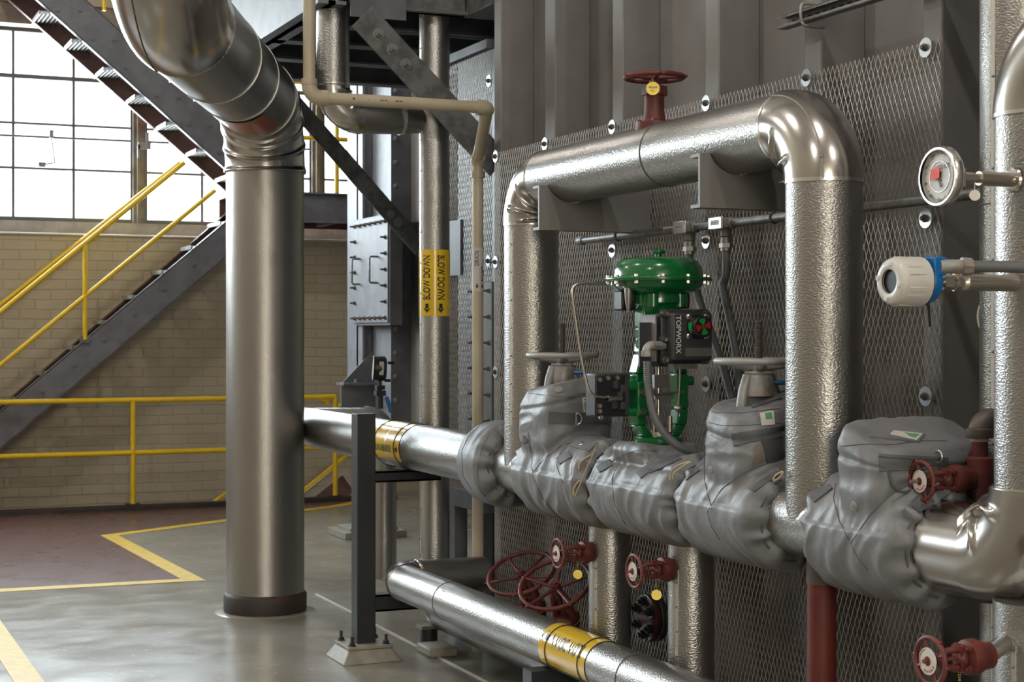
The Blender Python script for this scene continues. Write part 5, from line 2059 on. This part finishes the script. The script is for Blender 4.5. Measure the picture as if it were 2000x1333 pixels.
# dial of a second gauge seen edge-wise behind the tall pipe
g2 = P(1950, 618, Y=3.95)
t = thing('dial_gauge', 'round dial gauge half hidden behind the tall right-hand pipe', 'gauge', g2)
R2_ = .078
e = MB().lathe([(R2_ - .008, 0), (R2_ - .002, 0), (R2_, .006), (R2_, .026), (0, .032)], g2, (1, .3, 0), 56, caps=False)
obj('case', e, M['band'], t)
obj('dial', MB().lathe([(0, .003), (R2_ - .007, .003)], g2, (1, .3, 0), 48, caps=False), M['dial'], t)
e = MB()
a_, u_, w_ = frame((1, .3, 0))
for i in range(50):
    an = i * 2 * pi / 60
    dd_ = u_ * cos(an) + w_ * sin(an)
    e.bar(g2 + a_ * .0025 + dd_ * .055, g2 + a_ * .0025 + dd_ * .064, .001, .0004, a_)
obj('dial_marks', e, M['ink'], t)
obj('stem', MB().cyl(g2 + a_ * .02, g2 + a_ * .02 + V((.12, .0, 0)), .012, seg=12), M['stainless'], t)

# ---------------------------------------------------------------- gauge on the rear pipe (left)
c = P(742, 720, t=11.6)
t = thing('pressure_gauge', 'black cased pressure gauge with blue tag standing on the rear pipe', 'gauge', (c.x, c.y, P(742, 797, t=11.6).z))
n_ = V((-.93, .24, .03)).normalized()
e = MB().lathe([(.085, -.045), (.088, -.03), (.088, .03), (.07, .045), (.02, .048)], c, -n_, 40)
obj('case', e, M['black'], t)
obj('dial', MB().lathe([(0, 0), (.078, 0)], c + n_ * .0465, n_, 40, caps=False), M['dial'], t)
obj('bezel', MB().ring(c + n_ * .045, n_, .083, .006, 40, 8), M['black'], t)
for k in range(3):
    a = k * 2.1 + .5
    obj('lug', MB().cbox(c - n_ * .035 + V((.02, -.085 * cos(a), .085 * sin(a))), (.04, .02, .02)), M['black'], t)
rt = V((.917, -.398, 0))
fw = V((-.4, -.91, 0))
obj('case_label', MB().bar(c + fw * .084 + rt * .018 + V((0, 0, -.045)), c + fw * .084 + rt * .02 + V((0, 0, .05)), .03, .003, fw), M['whitelabel'], t)
e = MB().cyl(c + V((0, 0, -.16)), c + V((0, 0, -.08)), .014, seg=16)
e.cbox(c + V((0, 0, -.135)), (.06, .05, .03))
e.cbox(c + V((0, 0, -.175)), (.07, .06, .035))
e.cyl(c + V((0, 0, -.285)), c + V((0, 0, -.16)), .022, seg=16)
obj('snubber', e, M['box'], t)
obj('blue_tag', MB().bar(c + rt * .05 + fw * .05 + V((0, 0, -.2)), c + rt * .085 + fw * .05 + V((0, 0, -.31)), .03, .002, fw), M['blue'], t)
obj('tag_cord', MB().tube([c + V((0, -.02, -.19)), c + rt * .04 + fw * .05 + V((0, 0, -.17)), c + rt * .055 + fw * .05 + V((0, 0, -.2))], .002, 6), M['blue'], t)

# ---------------------------------------------------------------- galvanised conduit along the mesh with two fittings
KX = 3.345
k0, k1 = P(1132, 470, X=KX), P(1950, 375, X=KX)
kz = (k0.z + k1.z) / 2
t = thing('steel_conduit', 'horizontal galvanised conduit with two cast fittings running along the mesh screen', 'conduit', (KX, 5.5, kz))
obj('conduit_tube', MB().cyl((KX, 3.2, kz), (KX, k0.y, kz), .0175, seg=24), M['galv'], t)
obj('end_coupling', MB().lathe([(.016, 0), (.022, .0), (.022, .05), (.016, .05)], (KX, k0.y - .0, kz), (0, -1, 0), 24), M['castiron'], t)
FIT = []
for px in (1347, 1418):
    y_ = P(px, 440, X=KX).y
    FIT.append(y_)
    e = MB().cyl((KX, y_ - .06, kz), (KX, y_ + .06, kz), .024, seg=24)
    e.box((KX - .04, y_ - .045, kz - .022), (KX, y_ + .045, kz + .022))
    e.cyl((KX, y_, kz - .055), (KX, y_, kz), .024, seg=24)
    f = obj('conduit_body', e, M['castiron'], t, bevel=.006)
    e = MB()
    e.box((KX - .052, y_ - .052, kz - .026), (KX - .04, y_ + .052, kz + .026))
    cv = obj('cover', e, M['zinc'], f, bevel=.005)
    e = MB().box((KX - .054, y_ - .03, kz - .008), (KX - .0525, y_ + .028, kz + .012))
    e2 = MB()
    for k in range(7):
        e2.cbox((KX - .0546, y_ - .02 + k * .007, kz + .003 * (k % 2)), (.0005, .003, .004))
    obj('paper_label', e, M['whitelabel'], t)
    obj('handwriting', e2, M['ink'], t)
    e = MB().cyl((KX, y_, kz - .095), (KX, y_, kz - .078), .028, seg=6)
    e.cyl((KX, y_, kz - .08), (KX, y_, kz - .055), .022, seg=20)
    e.cyl((KX, y_, kz - .108), (KX, y_, kz - .09), .022, seg=20)
    obj('compression_nut', e, M['bolt'], t)
for px in (1208, 1512, 1925):
    y_ = P(px, 430, X=KX).y
    obj('pipe_clamp', MB().ring((KX, y_, kz), (0, 1, 0), .02, .004, 24, 6).box((KX + .012, y_ - .012, kz - .006), (MX, y_ + .012, kz + .006)), M['galv'], t)
p_a = [V((KX, FIT[1], kz - .10)), V((KX, FIT[1] - .0, kz - .2))] + [P(a, b, X=KX + .0) for a, b in ((1412, 560), (1424, 620), (1437, 690), (1444, 760), (1446, 800))]
tag(obj('flexible_conduit', corrugated(p_a, .0165, .008, .0007), M['conduit']), 'dark flexible conduit dropping from the right fitting to the second bonnet', 'conduit')
p_b = [V((KX, FIT[0], kz - .10)), V((KX, FIT[0], kz - .18))] + [P(a, b, X=KX - .03) for a, b in ((1352, 530), (1366, 590), (1392, 660), (1413, 720), (1432, 790))]
tag(obj('flexible_conduit', corrugated(p_b, .0165, .008, .0007), M['conduit']), 'dark flexible conduit dropping from the left fitting behind the switch box', 'conduit')

# ---------------------------------------------------------------- strut channel at the top right
UX = 3.38
u0 = P(1527, 46, X=UX)
uz = u0.z
t = thing('strut_channel', 'slotted steel strut channel with a pipe clamp at the top right', 'strut channel', (UX, u0.y, uz))
e = MB()
y1_, y0_ = u0.y, 2.6
e.box((UX + .017, y0_, uz - .022), (UX + .02, y1_, uz + .022))
for s_ in (-1, 1):
    e.box((UX - .02, y0_, uz + s_ * .022 - .0015), (UX + .02, y1_, uz + s_ * .022 + .0015))
    e.box((UX - .02, y0_, uz + s_ * .022 - (.009 if s_ > 0 else 0)), (UX - .0175, y1_, uz + s_ * .022 + (0 if s_ > 0 else .009)))
obj('channel', e, M['galv'], t)
yc_ = P(1580, 32, X=UX).y
e = MB().tube(smooth_path([V((UX - .03, yc_, uz - .028)), V((UX - .036, yc_, uz)), V((UX - .033, yc_, uz + .03)), V((UX - .02, yc_, uz + .04)), V((UX + .02, yc_, uz + .04)), V((RBX + .0, yc_, uz + .035))], 5), .006, 10)
e.tube(smooth_path([V((UX - .03, yc_, uz - .028)), V((UX - .02, yc_ - .01, uz - .042)), V((UX + .05, yc_ - .02, uz - .045))], 5), .006, 10)
e.cbox((UX + .03, yc_ - .015, uz - .045), (.05, .03, .006))
obj('clamp', e, M['castiron'], t)
for k in range(12):
    y_ = y1_ - .06 - k * .05
    obj('slot', MB().cbox((UX + .0165, y_, uz), (.0008, .028, .014)), M['black'], t)
# ================================================================ QUILTED INSULATION JACKETS
CAMP = V((0, 0, CAM_H))


def fold(p, seed):
    """soft cloth folds running round the header"""
    th = atan2(p.z - HZ, -(p.x - HX))
    w = noise.noise(V((p.y * 3 + seed, th * .9, seed * 2.1))) * 1.7
    a = noise.noise(V((p.y * 12.5 + w, th * .75 + seed, seed)))
    r = 1 - abs(a) * 2.4
    b = noise.noise(V((p.y * 27 + w * 2 + 5, th * 1.5 - seed, seed + 3)))
    return .78 * r + .24 * b


def bagfold(p, seed):
    a = noise.noise(V((p.x * 5 + seed, p.y * 5, p.z * 9 + seed)))
    c = noise.noise(V(((p.x + p.z) * 11 + seed * 3, p.y * 7, (p.z - p.x) * 7)))
    return .55 * (1 - abs(a) * 2.6) + .5 * (1 - abs(c) * 2.4) * .8


def make_jacket(label, y0, y1, rad, bonnet=None, seed=1.0, amp=.010, r_end=.142, vox=.0085, ends=(1, 1), slope=(0, 0)):
    t = thing('insulation_jacket', label, 'insulation jacket', (HX, (y0 + y1) / 2, HZ - rad), 'grey cloth insulation jackets along the header')
    mb = MB()
    L = y1 - y0
    sh = min(.055, L * .25)
    pr = [(r_end if ends[0] else rad * .93, 0), (rad * .90, sh * .45), (rad * .985, sh), (rad, L * .45), (rad * .99, L - sh), (rad * .92, L - sh * .45), (r_end if ends[1] else rad * .93, L)]
    mb.lathe(pr, (HX, y0, HZ), (0, 1, 0), 48)
    if bonnet:
        for (bx0, bx1, by0, by1, bz0, bz1, tp) in bonnet:
            # slightly tapered, round-cornered block
            n = 28
            vs = []
            lev = [(bz0, 1.0), (bz0 + (bz1 - bz0) * .5, 1.0), (bz0 + (bz1 - bz0) * .86, .985), (bz1, tp)]
            cx_, cy_ = (bx0 + bx1) / 2, (by0 + by1) / 2
            for z, k in lev:
                for i in range(n):
                    a = 2 * pi * i / n
                    ca, sa = cos(a), sin(a)
                    q = .42
                    ex = math.copysign(abs(ca) ** q, ca) * (bx1 - bx0) / 2 * k
                    ey = math.copysign(abs(sa) ** q, sa) * (by1 - by0) / 2 * k
                    vs.append((cx_ + ex, cy_ + ey, z))
            fs = [tuple(range(n))[::-1], tuple(range(3 * n, 4 * n))]
            for l in range(3):
                for i in range(n):
                    j = (i + 1) % n
                    fs.append((l * n + i, l * n + j, (l + 1) * n + j, (l + 1) * n + i))
            mb.add(vs, fs)
    o = obj('cover', mb, M['jacket'], None)
    m = o.modifiers.new('r', 'REMESH')
    m.mode = 'VOXEL'
    m.voxel_size = vox
    m2 = o.modifiers.new('s', 'SMOOTH')
    m2.iterations = 5
    m2.factor = .5
    dg = bpy.context.evaluated_depsgraph_get()
    me = bpy.data.meshes.new_from_object(o.evaluated_get(dg))
    loc = o.location.copy()
    bpy.data.objects.remove(o)
    co = [v.co + loc for v in me.vertices]
    no = [v.normal.copy() for v in me.vertices]
    top = max(b[5] for b in bonnet) if bonnet else 0
    for i, v in enumerate(me.vertices):
        p, n = co[i], no[i]
        rr = sqrt((p.x - HX) ** 2 + (p.z - HZ) ** 2)
        up = 0
        if bonnet:
            up = min(1, max(0, (rr - rad * 1.03) / .05)) if p.z > HZ else 0
        d = fold(p, seed) * amp * (1 - up) + bagfold(p, seed) * amp * .85 * up
        # pleats gathered by the draw cords at the ends
        th = atan2(p.z - HZ, p.x - HX)
        for e_, yy in ((0, y0), (1, y1)):
            de = abs(p.y - yy)
            if ends[e_] and de < .12 and up < .5:
                k = math.exp(-(de / .045) ** 2)
                ph = th * 11 + 3.2 * noise.noise(V((th * 2.2, seed, e_)))
                d += .011 * sin(ph) * k - .003 * k
        # crease where the bonnet bag meets the barrel
        if bonnet and p.z > HZ + .03:
            d -= .010 * math.exp(-((rr - rad * 1.04) / .016) ** 2)
            if p.z > top - .09:
                d -= .007 * math.exp(-((p.z - (top - .075)) / .008) ** 2)
        q = p + n * d
        if bonnet:
            b_ = bonnet[0]
            kz = min(1, max(0, (q.z - HZ - rad) / .12))
            q.z += kz * ((q.x - (b_[0] + b_[1]) / 2) * slope[0] + (q.y - (b_[2] + b_[3]) / 2) * slope[1])
        v.co = q - V((HX, (y0 + y1) / 2, HZ - rad))
    me.update()
    me.shade_smooth()
    me.materials.clear()
    me.materials.append(M['jacket'])
    ob = bpy.data.objects.new('cover', me)
    COL.objects.link(ob)
    ob.parent = t
    bm = bmesh.new()
    bm.from_mesh(me)
    bm.transform(Matrix.Translation(V((HX, (y0 + y1) / 2, HZ - rad))))
    bv = BVHTree.FromBMesh(bm)
    bm.free()
    return t, bv


def hit(bv, px, py):
    u = (px - 1000.0) / F_PX
    v = (HORIZON - py) / F_PX
    d = V((FX + u * RX, FY + u * RY, v)).normalized()
    loc, nrm, _, _ = bv.ray_cast(CAMP, d)
    if loc is None:
        return None, None
    if nrm.dot(d) > 0:
        nrm = -nrm
    return loc, nrm


def patch(t, bv, name, c4, matl, th=.005, off=.001, nu=10, nv=4, label=None, wav=0.):
    """cloth piece lying on the jacket between four measured corners (clockwise from upper left)"""
    g = []
    last = None
    for j in range(nv + 1):
        for i in range(nu + 1):
            fu, fv = i / nu, j / nv
            x = (c4[0][0] * (1 - fu) + c4[1][0] * fu) * (1 - fv) + (c4[3][0] * (1 - fu) + c4[2][0] * fu) * fv
            y = (c4[0][1] * (1 - fu) + c4[1][1] * fu) * (1 - fv) + (c4[3][1] * (1 - fu) + c4[2][1] * fu) * fv
            l, n = hit(bv, x, y)
            if l is None:
                if last is None:
                    l, n = hit(bv, sum(c[0] for c in c4) / 4, sum(c[1] for c in c4) / 4)
                    if l is None:
                        return None
                else:
                    l, n = last
            last = (l, n)
            g.append((l, n))
    # soften the offsets so that the piece bridges small wrinkles
    W = nu + 1
    pts = [x[0] for x in g]
    for _ in range(3):
        q = list(pts)
        for j in range(nv + 1):
            for i in range(1, nu):
                k = j * W + i
                q[k] = (pts[k - 1] + pts[k] * 2 + pts[k + 1]) / 4
        pts = q
    an = V((0, 0, 0))
    for x in g:
        an += x[1]
    an.normalize()
    e = MB()
    N = len(pts)
    vs = [p + (g[i][1] + an).normalized() * (off - .004) for i, p in enumerate(pts)] + [p + (g[i][1] + an).normalized() * (off + th) for i, p in enumerate(pts)]
    fs = []
    for j in range(nv):
        for i in range(nu):
            k = j * W + i
            fs.append((k, k + 1, k + W + 1, k + W))
            fs.append((N + k, N + k + W, N + k + W + 1, N + k + 1))
    rim = [i for i in range(W)] + [j * W + nu for j in range(1, nv + 1)] + [nv * W + i for i in range(nu - 1, -1, -1)] + [j * W for j in range(nv - 1, 0, -1)]
    for a, b in zip(rim, rim[1:] + rim[:1]):
        fs.append((a, N + a, N + b, b))
    e.add(vs, fs)
    return obj(name, e, matl, t, sharp=50, label=label)


def line_on(t, bv, name, pts, matl, r=.0013, off=.001):
    out = []
    for (x0_, y0_), (x1_, y1_) in zip(pts, pts[1:]):
        n = max(2, int(math.hypot(x1_ - x0_, y1_ - y0_) / 6))
        for i in range(n):
            l, nn = hit(bv, x0_ + (x1_ - x0_) * i / n, y0_ + (y1_ - y0_) * i / n)
            if l is not None and (not out or (l - out[-1]).length < .12):
                out.append(l + nn * off)
    if len(out) < 3:
        return None
    sm = [out[0]] + [(out[i - 1] + out[i] * 2 + out[i + 1]) / 4 for i in range(1, len(out) - 1)] + [out[-1]]
    return obj(name, MB().tube(sm, r, 7), matl, t)


def button(t, bv, px, py, r=.016):
    l, n = hit(bv, px, py)
    if l is None:
        return
    e = MB().lathe([(r, -.002), (r * .96, .0015), (r * .3, .0025), (r * .28, .001), (0, .001)], l + n * .001, n, 28)
    obj('quilting_disc', e, M['castiron'], t, label='pale metal quilting disc')


def cord(t, pts, name='draw_cord', r=.0032):
    obj(name, MB().tube(smooth_path([V(p) for p in pts], 5), r, 8), M['string'], t)


def end_cord(t, y, rad=.146, a0=0, a1=360):
    pts = []
    for i in range(49):
        a = radians(a0 + (a1 - a0) * i / 48)
        k = rad + .003 * sin(a * 9)
        pts.append(V((HX + cos(a) * k, y + .002 * sin(a * 7), HZ + sin(a) * k)))
    obj('draw_cord', MB().tube(pts, .0035, 7), M['strap'], t)


def tab(t, bv, x, y, dx, dy, w=14, name='strap_end'):
    """short webbing tab"""
    l = math.hypot(dx, dy)
    nx, ny = -dy / l * w / 2, dx / l * w / 2
    patch(t, bv, name, [(x + nx, y + ny), (x + dx + nx, y + dy + ny), (x + dx - nx, y + dy - ny), (x - nx, y - ny)], M['strap'], .004, .001, 6, 2)


# J0
t, bv = make_jacket('short grey cloth jacket wrapped round the header just left of the loop riser', 6.94, 7.23, .203, seed=2.3, amp=.004, r_end=.15, ends=(1, 0))
end_cord(t, 6.95)
line_on(t, bv, 'seam', [(957, 846), (940, 880), (932, 925), (938, 960), (955, 975)], M['strap'])
line_on(t, bv, 'seam', [(912, 860), (902, 880), (904, 930), (925, 962)], M['strap'])
# J1 first gate valve
t, bv = make_jacket('grey cloth jacket over the left handwheel gate valve with a D ring strap', 5.915, 6.635, .186,
                    [(2.875, 3.19, 6.22, 6.60, HZ, CAM_H - .215, .80)], seed=5.1, amp=.0105, slope=(.22, -.1))
end_cord(t, 5.915)
patch(t, bv, 'strap', [(1073, 805), (1122, 807), (1122, 828), (1072, 827)], M['strap'], .006, .002)
patch(t, bv, 'strap', [(1128, 808), (1186, 806), (1186, 824), (1130, 827)], M['strap'], .006, .002)
l, n = hit(bv, 1127, 818)
if l is not None:
    rg = V((.917, -.398, 0))
    cc = l + n * .012
    obj('d_ring', MB().tube([cc + V((0, 0, .024)) - rg * .008] + [cc + rg * (.024 * cos(a * pi / 12) - .008) + V((0, 0, .024 * sin(a * pi / 12))) for a in range(5, -6, -1)] + [cc - V((0, 0, .024)) - rg * .008, cc - rg * .008, cc + V((0, 0, .0235)) - rg * .008], .0028, 8), M['zinc'], t, label='shiny D shaped ring')
button(t, bv, 1092, 762, .017)
lt = patch(t, bv, 'care_label', [(1137, 778), (1153, 776), (1156, 803), (1140, 806)], M['whitelabel'], .003, .001, 4, 4)
patch(t, bv, 'label_print', [(1139, 780), (1147, 779), (1149, 801), (1142, 803)], M['greentag'], .0035, .001, 3, 3)
line_on(t, bv, 'seam', [(1032, 768), (1060, 772), (1095, 776), (1130, 776)], M['strap'])
line_on(t, bv, 'seam', [(1032, 845), (1038, 890), (1040, 930), (1060, 975), (1090, 1010), (1125, 1028)], M['strap'])
line_on(t, bv, 'seam', [(1040, 925), (1060, 900), (1095, 872), (1130, 860), (1180, 855)], M['strap'])
line_on(t, bv, 'seam', [(1100, 945), (1085, 905), (1100, 880)], M['strap'])
tab(t, bv, 1008, 872, 20, -16)
tab(t, bv, 1090, 902, 24, -14)
patch(t, bv, 'flap', [(1128, 858), (1168, 866), (1150, 884), (1112, 872)], M['jacket'], .004, .001)
l, n = hit(bv, 1138, 871)
if l is not None:
    obj('snap_button', MB().lathe([(.011, 0), (.011, .01), (.008, .012), (.008, .02), (0, .021)], l, n, 18), M['zinc'], t)
pts = []
for (x, y) in ((1176, 868), (1160, 885), (1146, 893), (1132, 905), (1130, 916)):
    l, n = hit(bv, min(x, 1150), y)
    if l is not None:
        pts.append(P(x, y, t=(l - CAMP).dot(V((FX, FY, 0)))) - V((FX, FY, 0)) * .012)
if len(pts) > 2:
    cord(t, pts)
# J2 control valve body
t, bv = make_jacket('grey cloth jacket under the green control valve', 5.185, 5.895, .180,
                    [(2.90, 3.17, 5.42, 5.75, HZ, HZ + .19, .85)], seed=8.4, amp=.011)
end_cord(t, 5.19)
patch(t, bv, 'sewn_patch', [(1242, 893), (1262, 881), (1270, 905), (1262, 906)], M['bracket'], .002, .001, 4, 4)
line_on(t, bv, 'seam', [(1136, 1000), (1160, 1020), (1190, 1035), (1230, 1045)], M['strap'])
line_on(t, bv, 'seam', [(1215, 895), (1195, 935), (1200, 985), (1225, 1030)], M['strap'])
line_on(t, bv, 'seam', [(1190, 905), (1215, 890), (1245, 880), (1290, 882)], M['strap'])
tab(t, bv, 1248, 930, 30, -22)
tab(t, bv, 1168, 918, 26, -14)
patch(t, bv, 'flap', [(1262, 912), (1322, 890), (1332, 898), (1270, 926)], M['strap'], .004, .001)
pts = [P(x, y, X=2.86) for x, y in ((1166, 868), (1158, 890), (1146, 915), (1134, 945), (1126, 962), (1124, 970))]
cord(t, pts)
cord(t, [P(x, y, X=2.86) for x, y in ((1132, 940), (1122, 952), (1120, 968))], r=.004)
# J3 second gate valve
t, bv = make_jacket('grey cloth jacket over the right handwheel gate valve with folded top flap', 4.61, 5.165, .186,
                    [(2.875, 3.21, 4.69, 4.985, HZ, CAM_H - .235, .9)], seed=11.7, amp=.0105, slope=(.28, .12))
end_cord(t, 4.615)
patch(t, bv, 'flap', [(1462, 772), (1500, 765), (1528, 780), (1470, 798)], M['jacket'], .005, .001)
line_on(t, bv, 'seam', [(1377, 800), (1400, 806), (1435, 808), (1470, 805), (1530, 798)], M['strap'])
line_on(t, bv, 'seam', [(1378, 824), (1410, 832), (1450, 832), (1530, 826)], M['strap'])
patch(t, bv, 'strap', [(1430, 848), (1526, 833), (1528, 852), (1434, 872)], M['strap'], .006, .002)
patch(t, bv, 'flap', [(1486, 862), (1528, 856), (1528, 895), (1498, 905)], M['strap'], .004, .001)
patch(t, bv, 'care_label', [(1484, 808), (1510, 803), (1513, 830), (1487, 832)], M['whitelabel'], .003, .001, 4, 4)
patch(t, bv, 'label_print', [(1493, 808), (1506, 806), (1508, 819), (1495, 820)], M['greentag'], .0035, .001, 3, 3)
button(t, bv, 1451, 791, .017)
button(t, bv, 1388, 918, .014)
patch(t, bv, 'cloth_lining', [(1474, 872), (1490, 865), (1494, 892), (1470, 912)], M['wood'], .002, .001, 4, 4, label='brown lining showing at the seam')
line_on(t, bv, 'seam', [(1378, 870), (1372, 920), (1382, 965), (1392, 1000)], M['strap'])
line_on(t, bv, 'seam', [(1382, 1000), (1410, 955), (1450, 925), (1500, 905), (1528, 900)], M['strap'])
line_on(t, bv, 'seam', [(1382, 1000), (1390, 1030), (1410, 1060)], M['strap'])
tab(t, bv, 1336, 934, 28, -20)
patch(t, bv, 'flap', [(1462, 955), (1525, 915), (1530, 924), (1474, 962)], M['strap'], .004, .001)
cord(t, [P(x, y, X=2.88) for x, y in ((1308, 938), (1312, 920), (1328, 908), (1348, 903), (1336, 910), (1318, 924), (1314, 936))])
cord(t, [P(x, y, X=2.90) for x, y in ((1510, 938), (1516, 928), (1530, 922), (1522, 934), (1512, 940))])
# J4 large jacket at the right
t, bv = make_jacket('largest grey cloth jacket at the right with a wide buckled strap and quilting disc', 3.835, 4.345, .192,
                    [(2.855, 3.27, 3.90, 4.165, HZ, CAM_H - .300, .9)], seed=15.2, amp=.0105, vox=.0075, slope=(.05, .32))
end_cord(t, 3.84, .15)
patch(t, bv, 'strap', [(1716, 888), (1850, 894), (1850, 916), (1717, 922)], M['strap'], .006, .002, 14)
line_on(t, bv, 'strap_stitching', [(1718, 895), (1780, 898), (1848, 899)], M['black'], .0008, .0085)
line_on(t, bv, 'strap_stitching', [(1718, 916), (1780, 913), (1848, 911)], M['black'], .0008, .0085)
patch(t, bv, 'flap', [(1755, 838), (1806, 850), (1795, 866), (1700, 856)], M['jacket'], .005, .001)
patch(t, bv, 'care_label', [(1745, 845), (1802, 851), (1790, 864), (1738, 852)], M['whitelabel'], .004, .003, 5, 4)
patch(t, bv, 'label_print', [(1765, 849), (1795, 853), (1788, 860), (1762, 854)], M['greentag'], .0045, .003, 4, 3)
button(t, bv, 1668, 990, .0165)
line_on(t, bv, 'seam', [(1632, 945), (1628, 975), (1640, 1020), (1662, 1062)], M['strap'])
line_on(t, bv, 'seam', [(1662, 1062), (1700, 1005), (1740, 965), (1790, 940), (1850, 930)], M['strap'])
line_on(t, bv, 'seam', [(1662, 1062), (1675, 1090), (1700, 1120)], M['strap'])
line_on(t, bv, 'seam', [(1642, 872), (1690, 868), (1740, 870), (1800, 862), (1855, 862)], M['strap'])
line_on(t, bv, 'seam', [(1862, 985), (1815, 1010), (1796, 1060), (1805, 1110), (1840, 1150)], M['strap'])
tab(t, bv, 1585, 975, 36, -28, 20)
tab(t, bv, 1768, 1008, 34, -34, 20)
patch(t, bv, 'flap', [(1780, 990), (1850, 950), (1862, 962), (1795, 1003)], M['strap'], .004, .001)
e = MB()
l, n = hit(bv, 1828, 893)
if l is not None:
    obj('buckle', MB().ring(l + n * .012, n.cross(V((0, 0, 1))), .018, .003, 28, 8), M['zinc'], t)
l, n = hit(bv, 1757, 930)
if l is not None:
    obj('hanging_loop', MB().tube(smooth_path([l + n * .006 + V((-.04, 0, .012)), l + n * .012 + V((-.03, 0, -.03)), l + n * .014 + V((0, 0, -.05)), l + n * .012 + V((.03, 0, -.045))], 6), .004, 8), M['strap'], t)
cord(t, [P(x, y, X=2.93) for x, y in ((1893, 998), (1905, 990), (1922, 986), (1925, 990), (1908, 995))])


# ---------------------------------------------------------------- the two grey handwheels
def grey_wheel(y, label):
    zc = CAM_H - .099
    t = thing('gate_valve', label, 'valve', (HX, y, zc - .15), 'grey handwheel gate valves')
    R = .158
    e = MB().ring((HX, y, zc), (0, 0, 1), R - .012, .0125, 64, 12)
    for i in range(5):
        a = i * 2 * pi / 5 + .5
        e.tube([(HX + cos(a) * .02, y + sin(a) * .02, zc - .022), (HX + cos(a) * .09, y + sin(a) * .09, zc - .012), (HX + cos(a) * (R - .01), y + sin(a) * (R - .01), zc)], [.016, .012, .010], 10)
    e.lathe([(.03, -.045), (.034, -.02), (.03, .0), (.018, .004)], (HX, y, zc), (0, 0, 1), 24)
    obj('handwheel', e, M['castiron'], t)
    e = MB()
    n = 30
    h0, h1 = zc - .02, CAM_H + .04
    for i in range(n):
        z = h0 + (h1 - h0) * i / n
        dz = (h1 - h0) / n
        e.lathe([(.0105, 0), (.0135, dz * .35), (.0135, dz * .6), (.0105, dz)], (HX, y, z), (0, 0, 1), 16, caps=(i == n - 1))
    obj('threaded_stem', e, M['rust'], t)
    e = MB().lathe([(.055, -.12), (.05, -.06), (.046, -.048), (.05, -.04), (.044, -.034)], (HX, y, zc), (0, 0, 1), 28)
    for s_ in (-1, 1):
        e.tube([(HX + s_ * .045, y, zc - .05), (HX + s_ * .062, y, zc - .10), (HX + s_ * .07, y, zc - .17)], [.018, .018, .022], 12)
    obj('yoke', e, M['castiron'], t)
    obj('grease_fitting', MB().cyl((HX + .04, y - .02, zc - .075), (HX + .09, y - .04, zc - .075), .008, seg=8), M['blue'], t)


grey_wheel(6.45, 'grey handwheel and threaded stem rising from the left gate valve jacket')
grey_wheel(4.855, 'grey handwheel and threaded stem beside the near loop riser')
# ================================================================ CAMERA, SKY, EXPOSURE
sc = bpy.context.scene
cam = bpy.data.cameras.new('camera')
cam.sensor_width = 36
cam.lens = F_PX / 2000 * 36
cam.shift_y = -(1333 / 2 - HORIZON) / 2000
cam.clip_start = .05
cam.clip_end = 200
co = bpy.data.objects.new('camera', cam)
COL.objects.link(co)
co.location = (0, 0, CAM_H)
co.rotation_euler = (pi / 2, 0, -AZ)
cam.dof.use_dof = True
cam.dof.focus_distance = 5.9
cam.dof.aperture_fstop = 9
sc.camera = co
w = bpy.data.worlds.new('sky')
sc.world = w
w.use_nodes = True
nt = w.node_tree
bg = nt.nodes['Background']
sky = nt.nodes.new('ShaderNodeTexSky')
sky.sky_type = 'NISHITA'
sky.sun_disc = False
sky.sun_elevation = radians(38)
sky.sun_rotation = radians(200)
sky.dust_density = 6
mx = nt.nodes.new('ShaderNodeMix')
mx.data_type = 'RGBA'
mx.inputs['Factor'].default_value = .75
mx.inputs['B'].default_value = (.92, .96, 1, 1)
nt.links.new(sky.outputs[0], mx.inputs['A'])
nt.links.new(mx.outputs['Result'], bg.inputs['Color'])
bg.inputs['Strength'].default_value = 3.2
sc.view_settings.view_transform = 'Standard'
sc.view_settings.look = 'None'
sc.view_settings.gamma = 1
sc.view_settings.use_curve_mapping = False
sc.view_settings.exposure = -0.07
sc.cycles.use_denoising = True
sc.cycles.max_bounces = 7
sc.cycles.diffuse_bounces = 3
sc.cycles.glossy_bounces = 4
sc.cycles.transparent_max_bounces = 8
sc.cycles.sample_clamp_indirect = 6
sc.cycles.caustics_reflective = False
sc.cycles.caustics_refractive = False
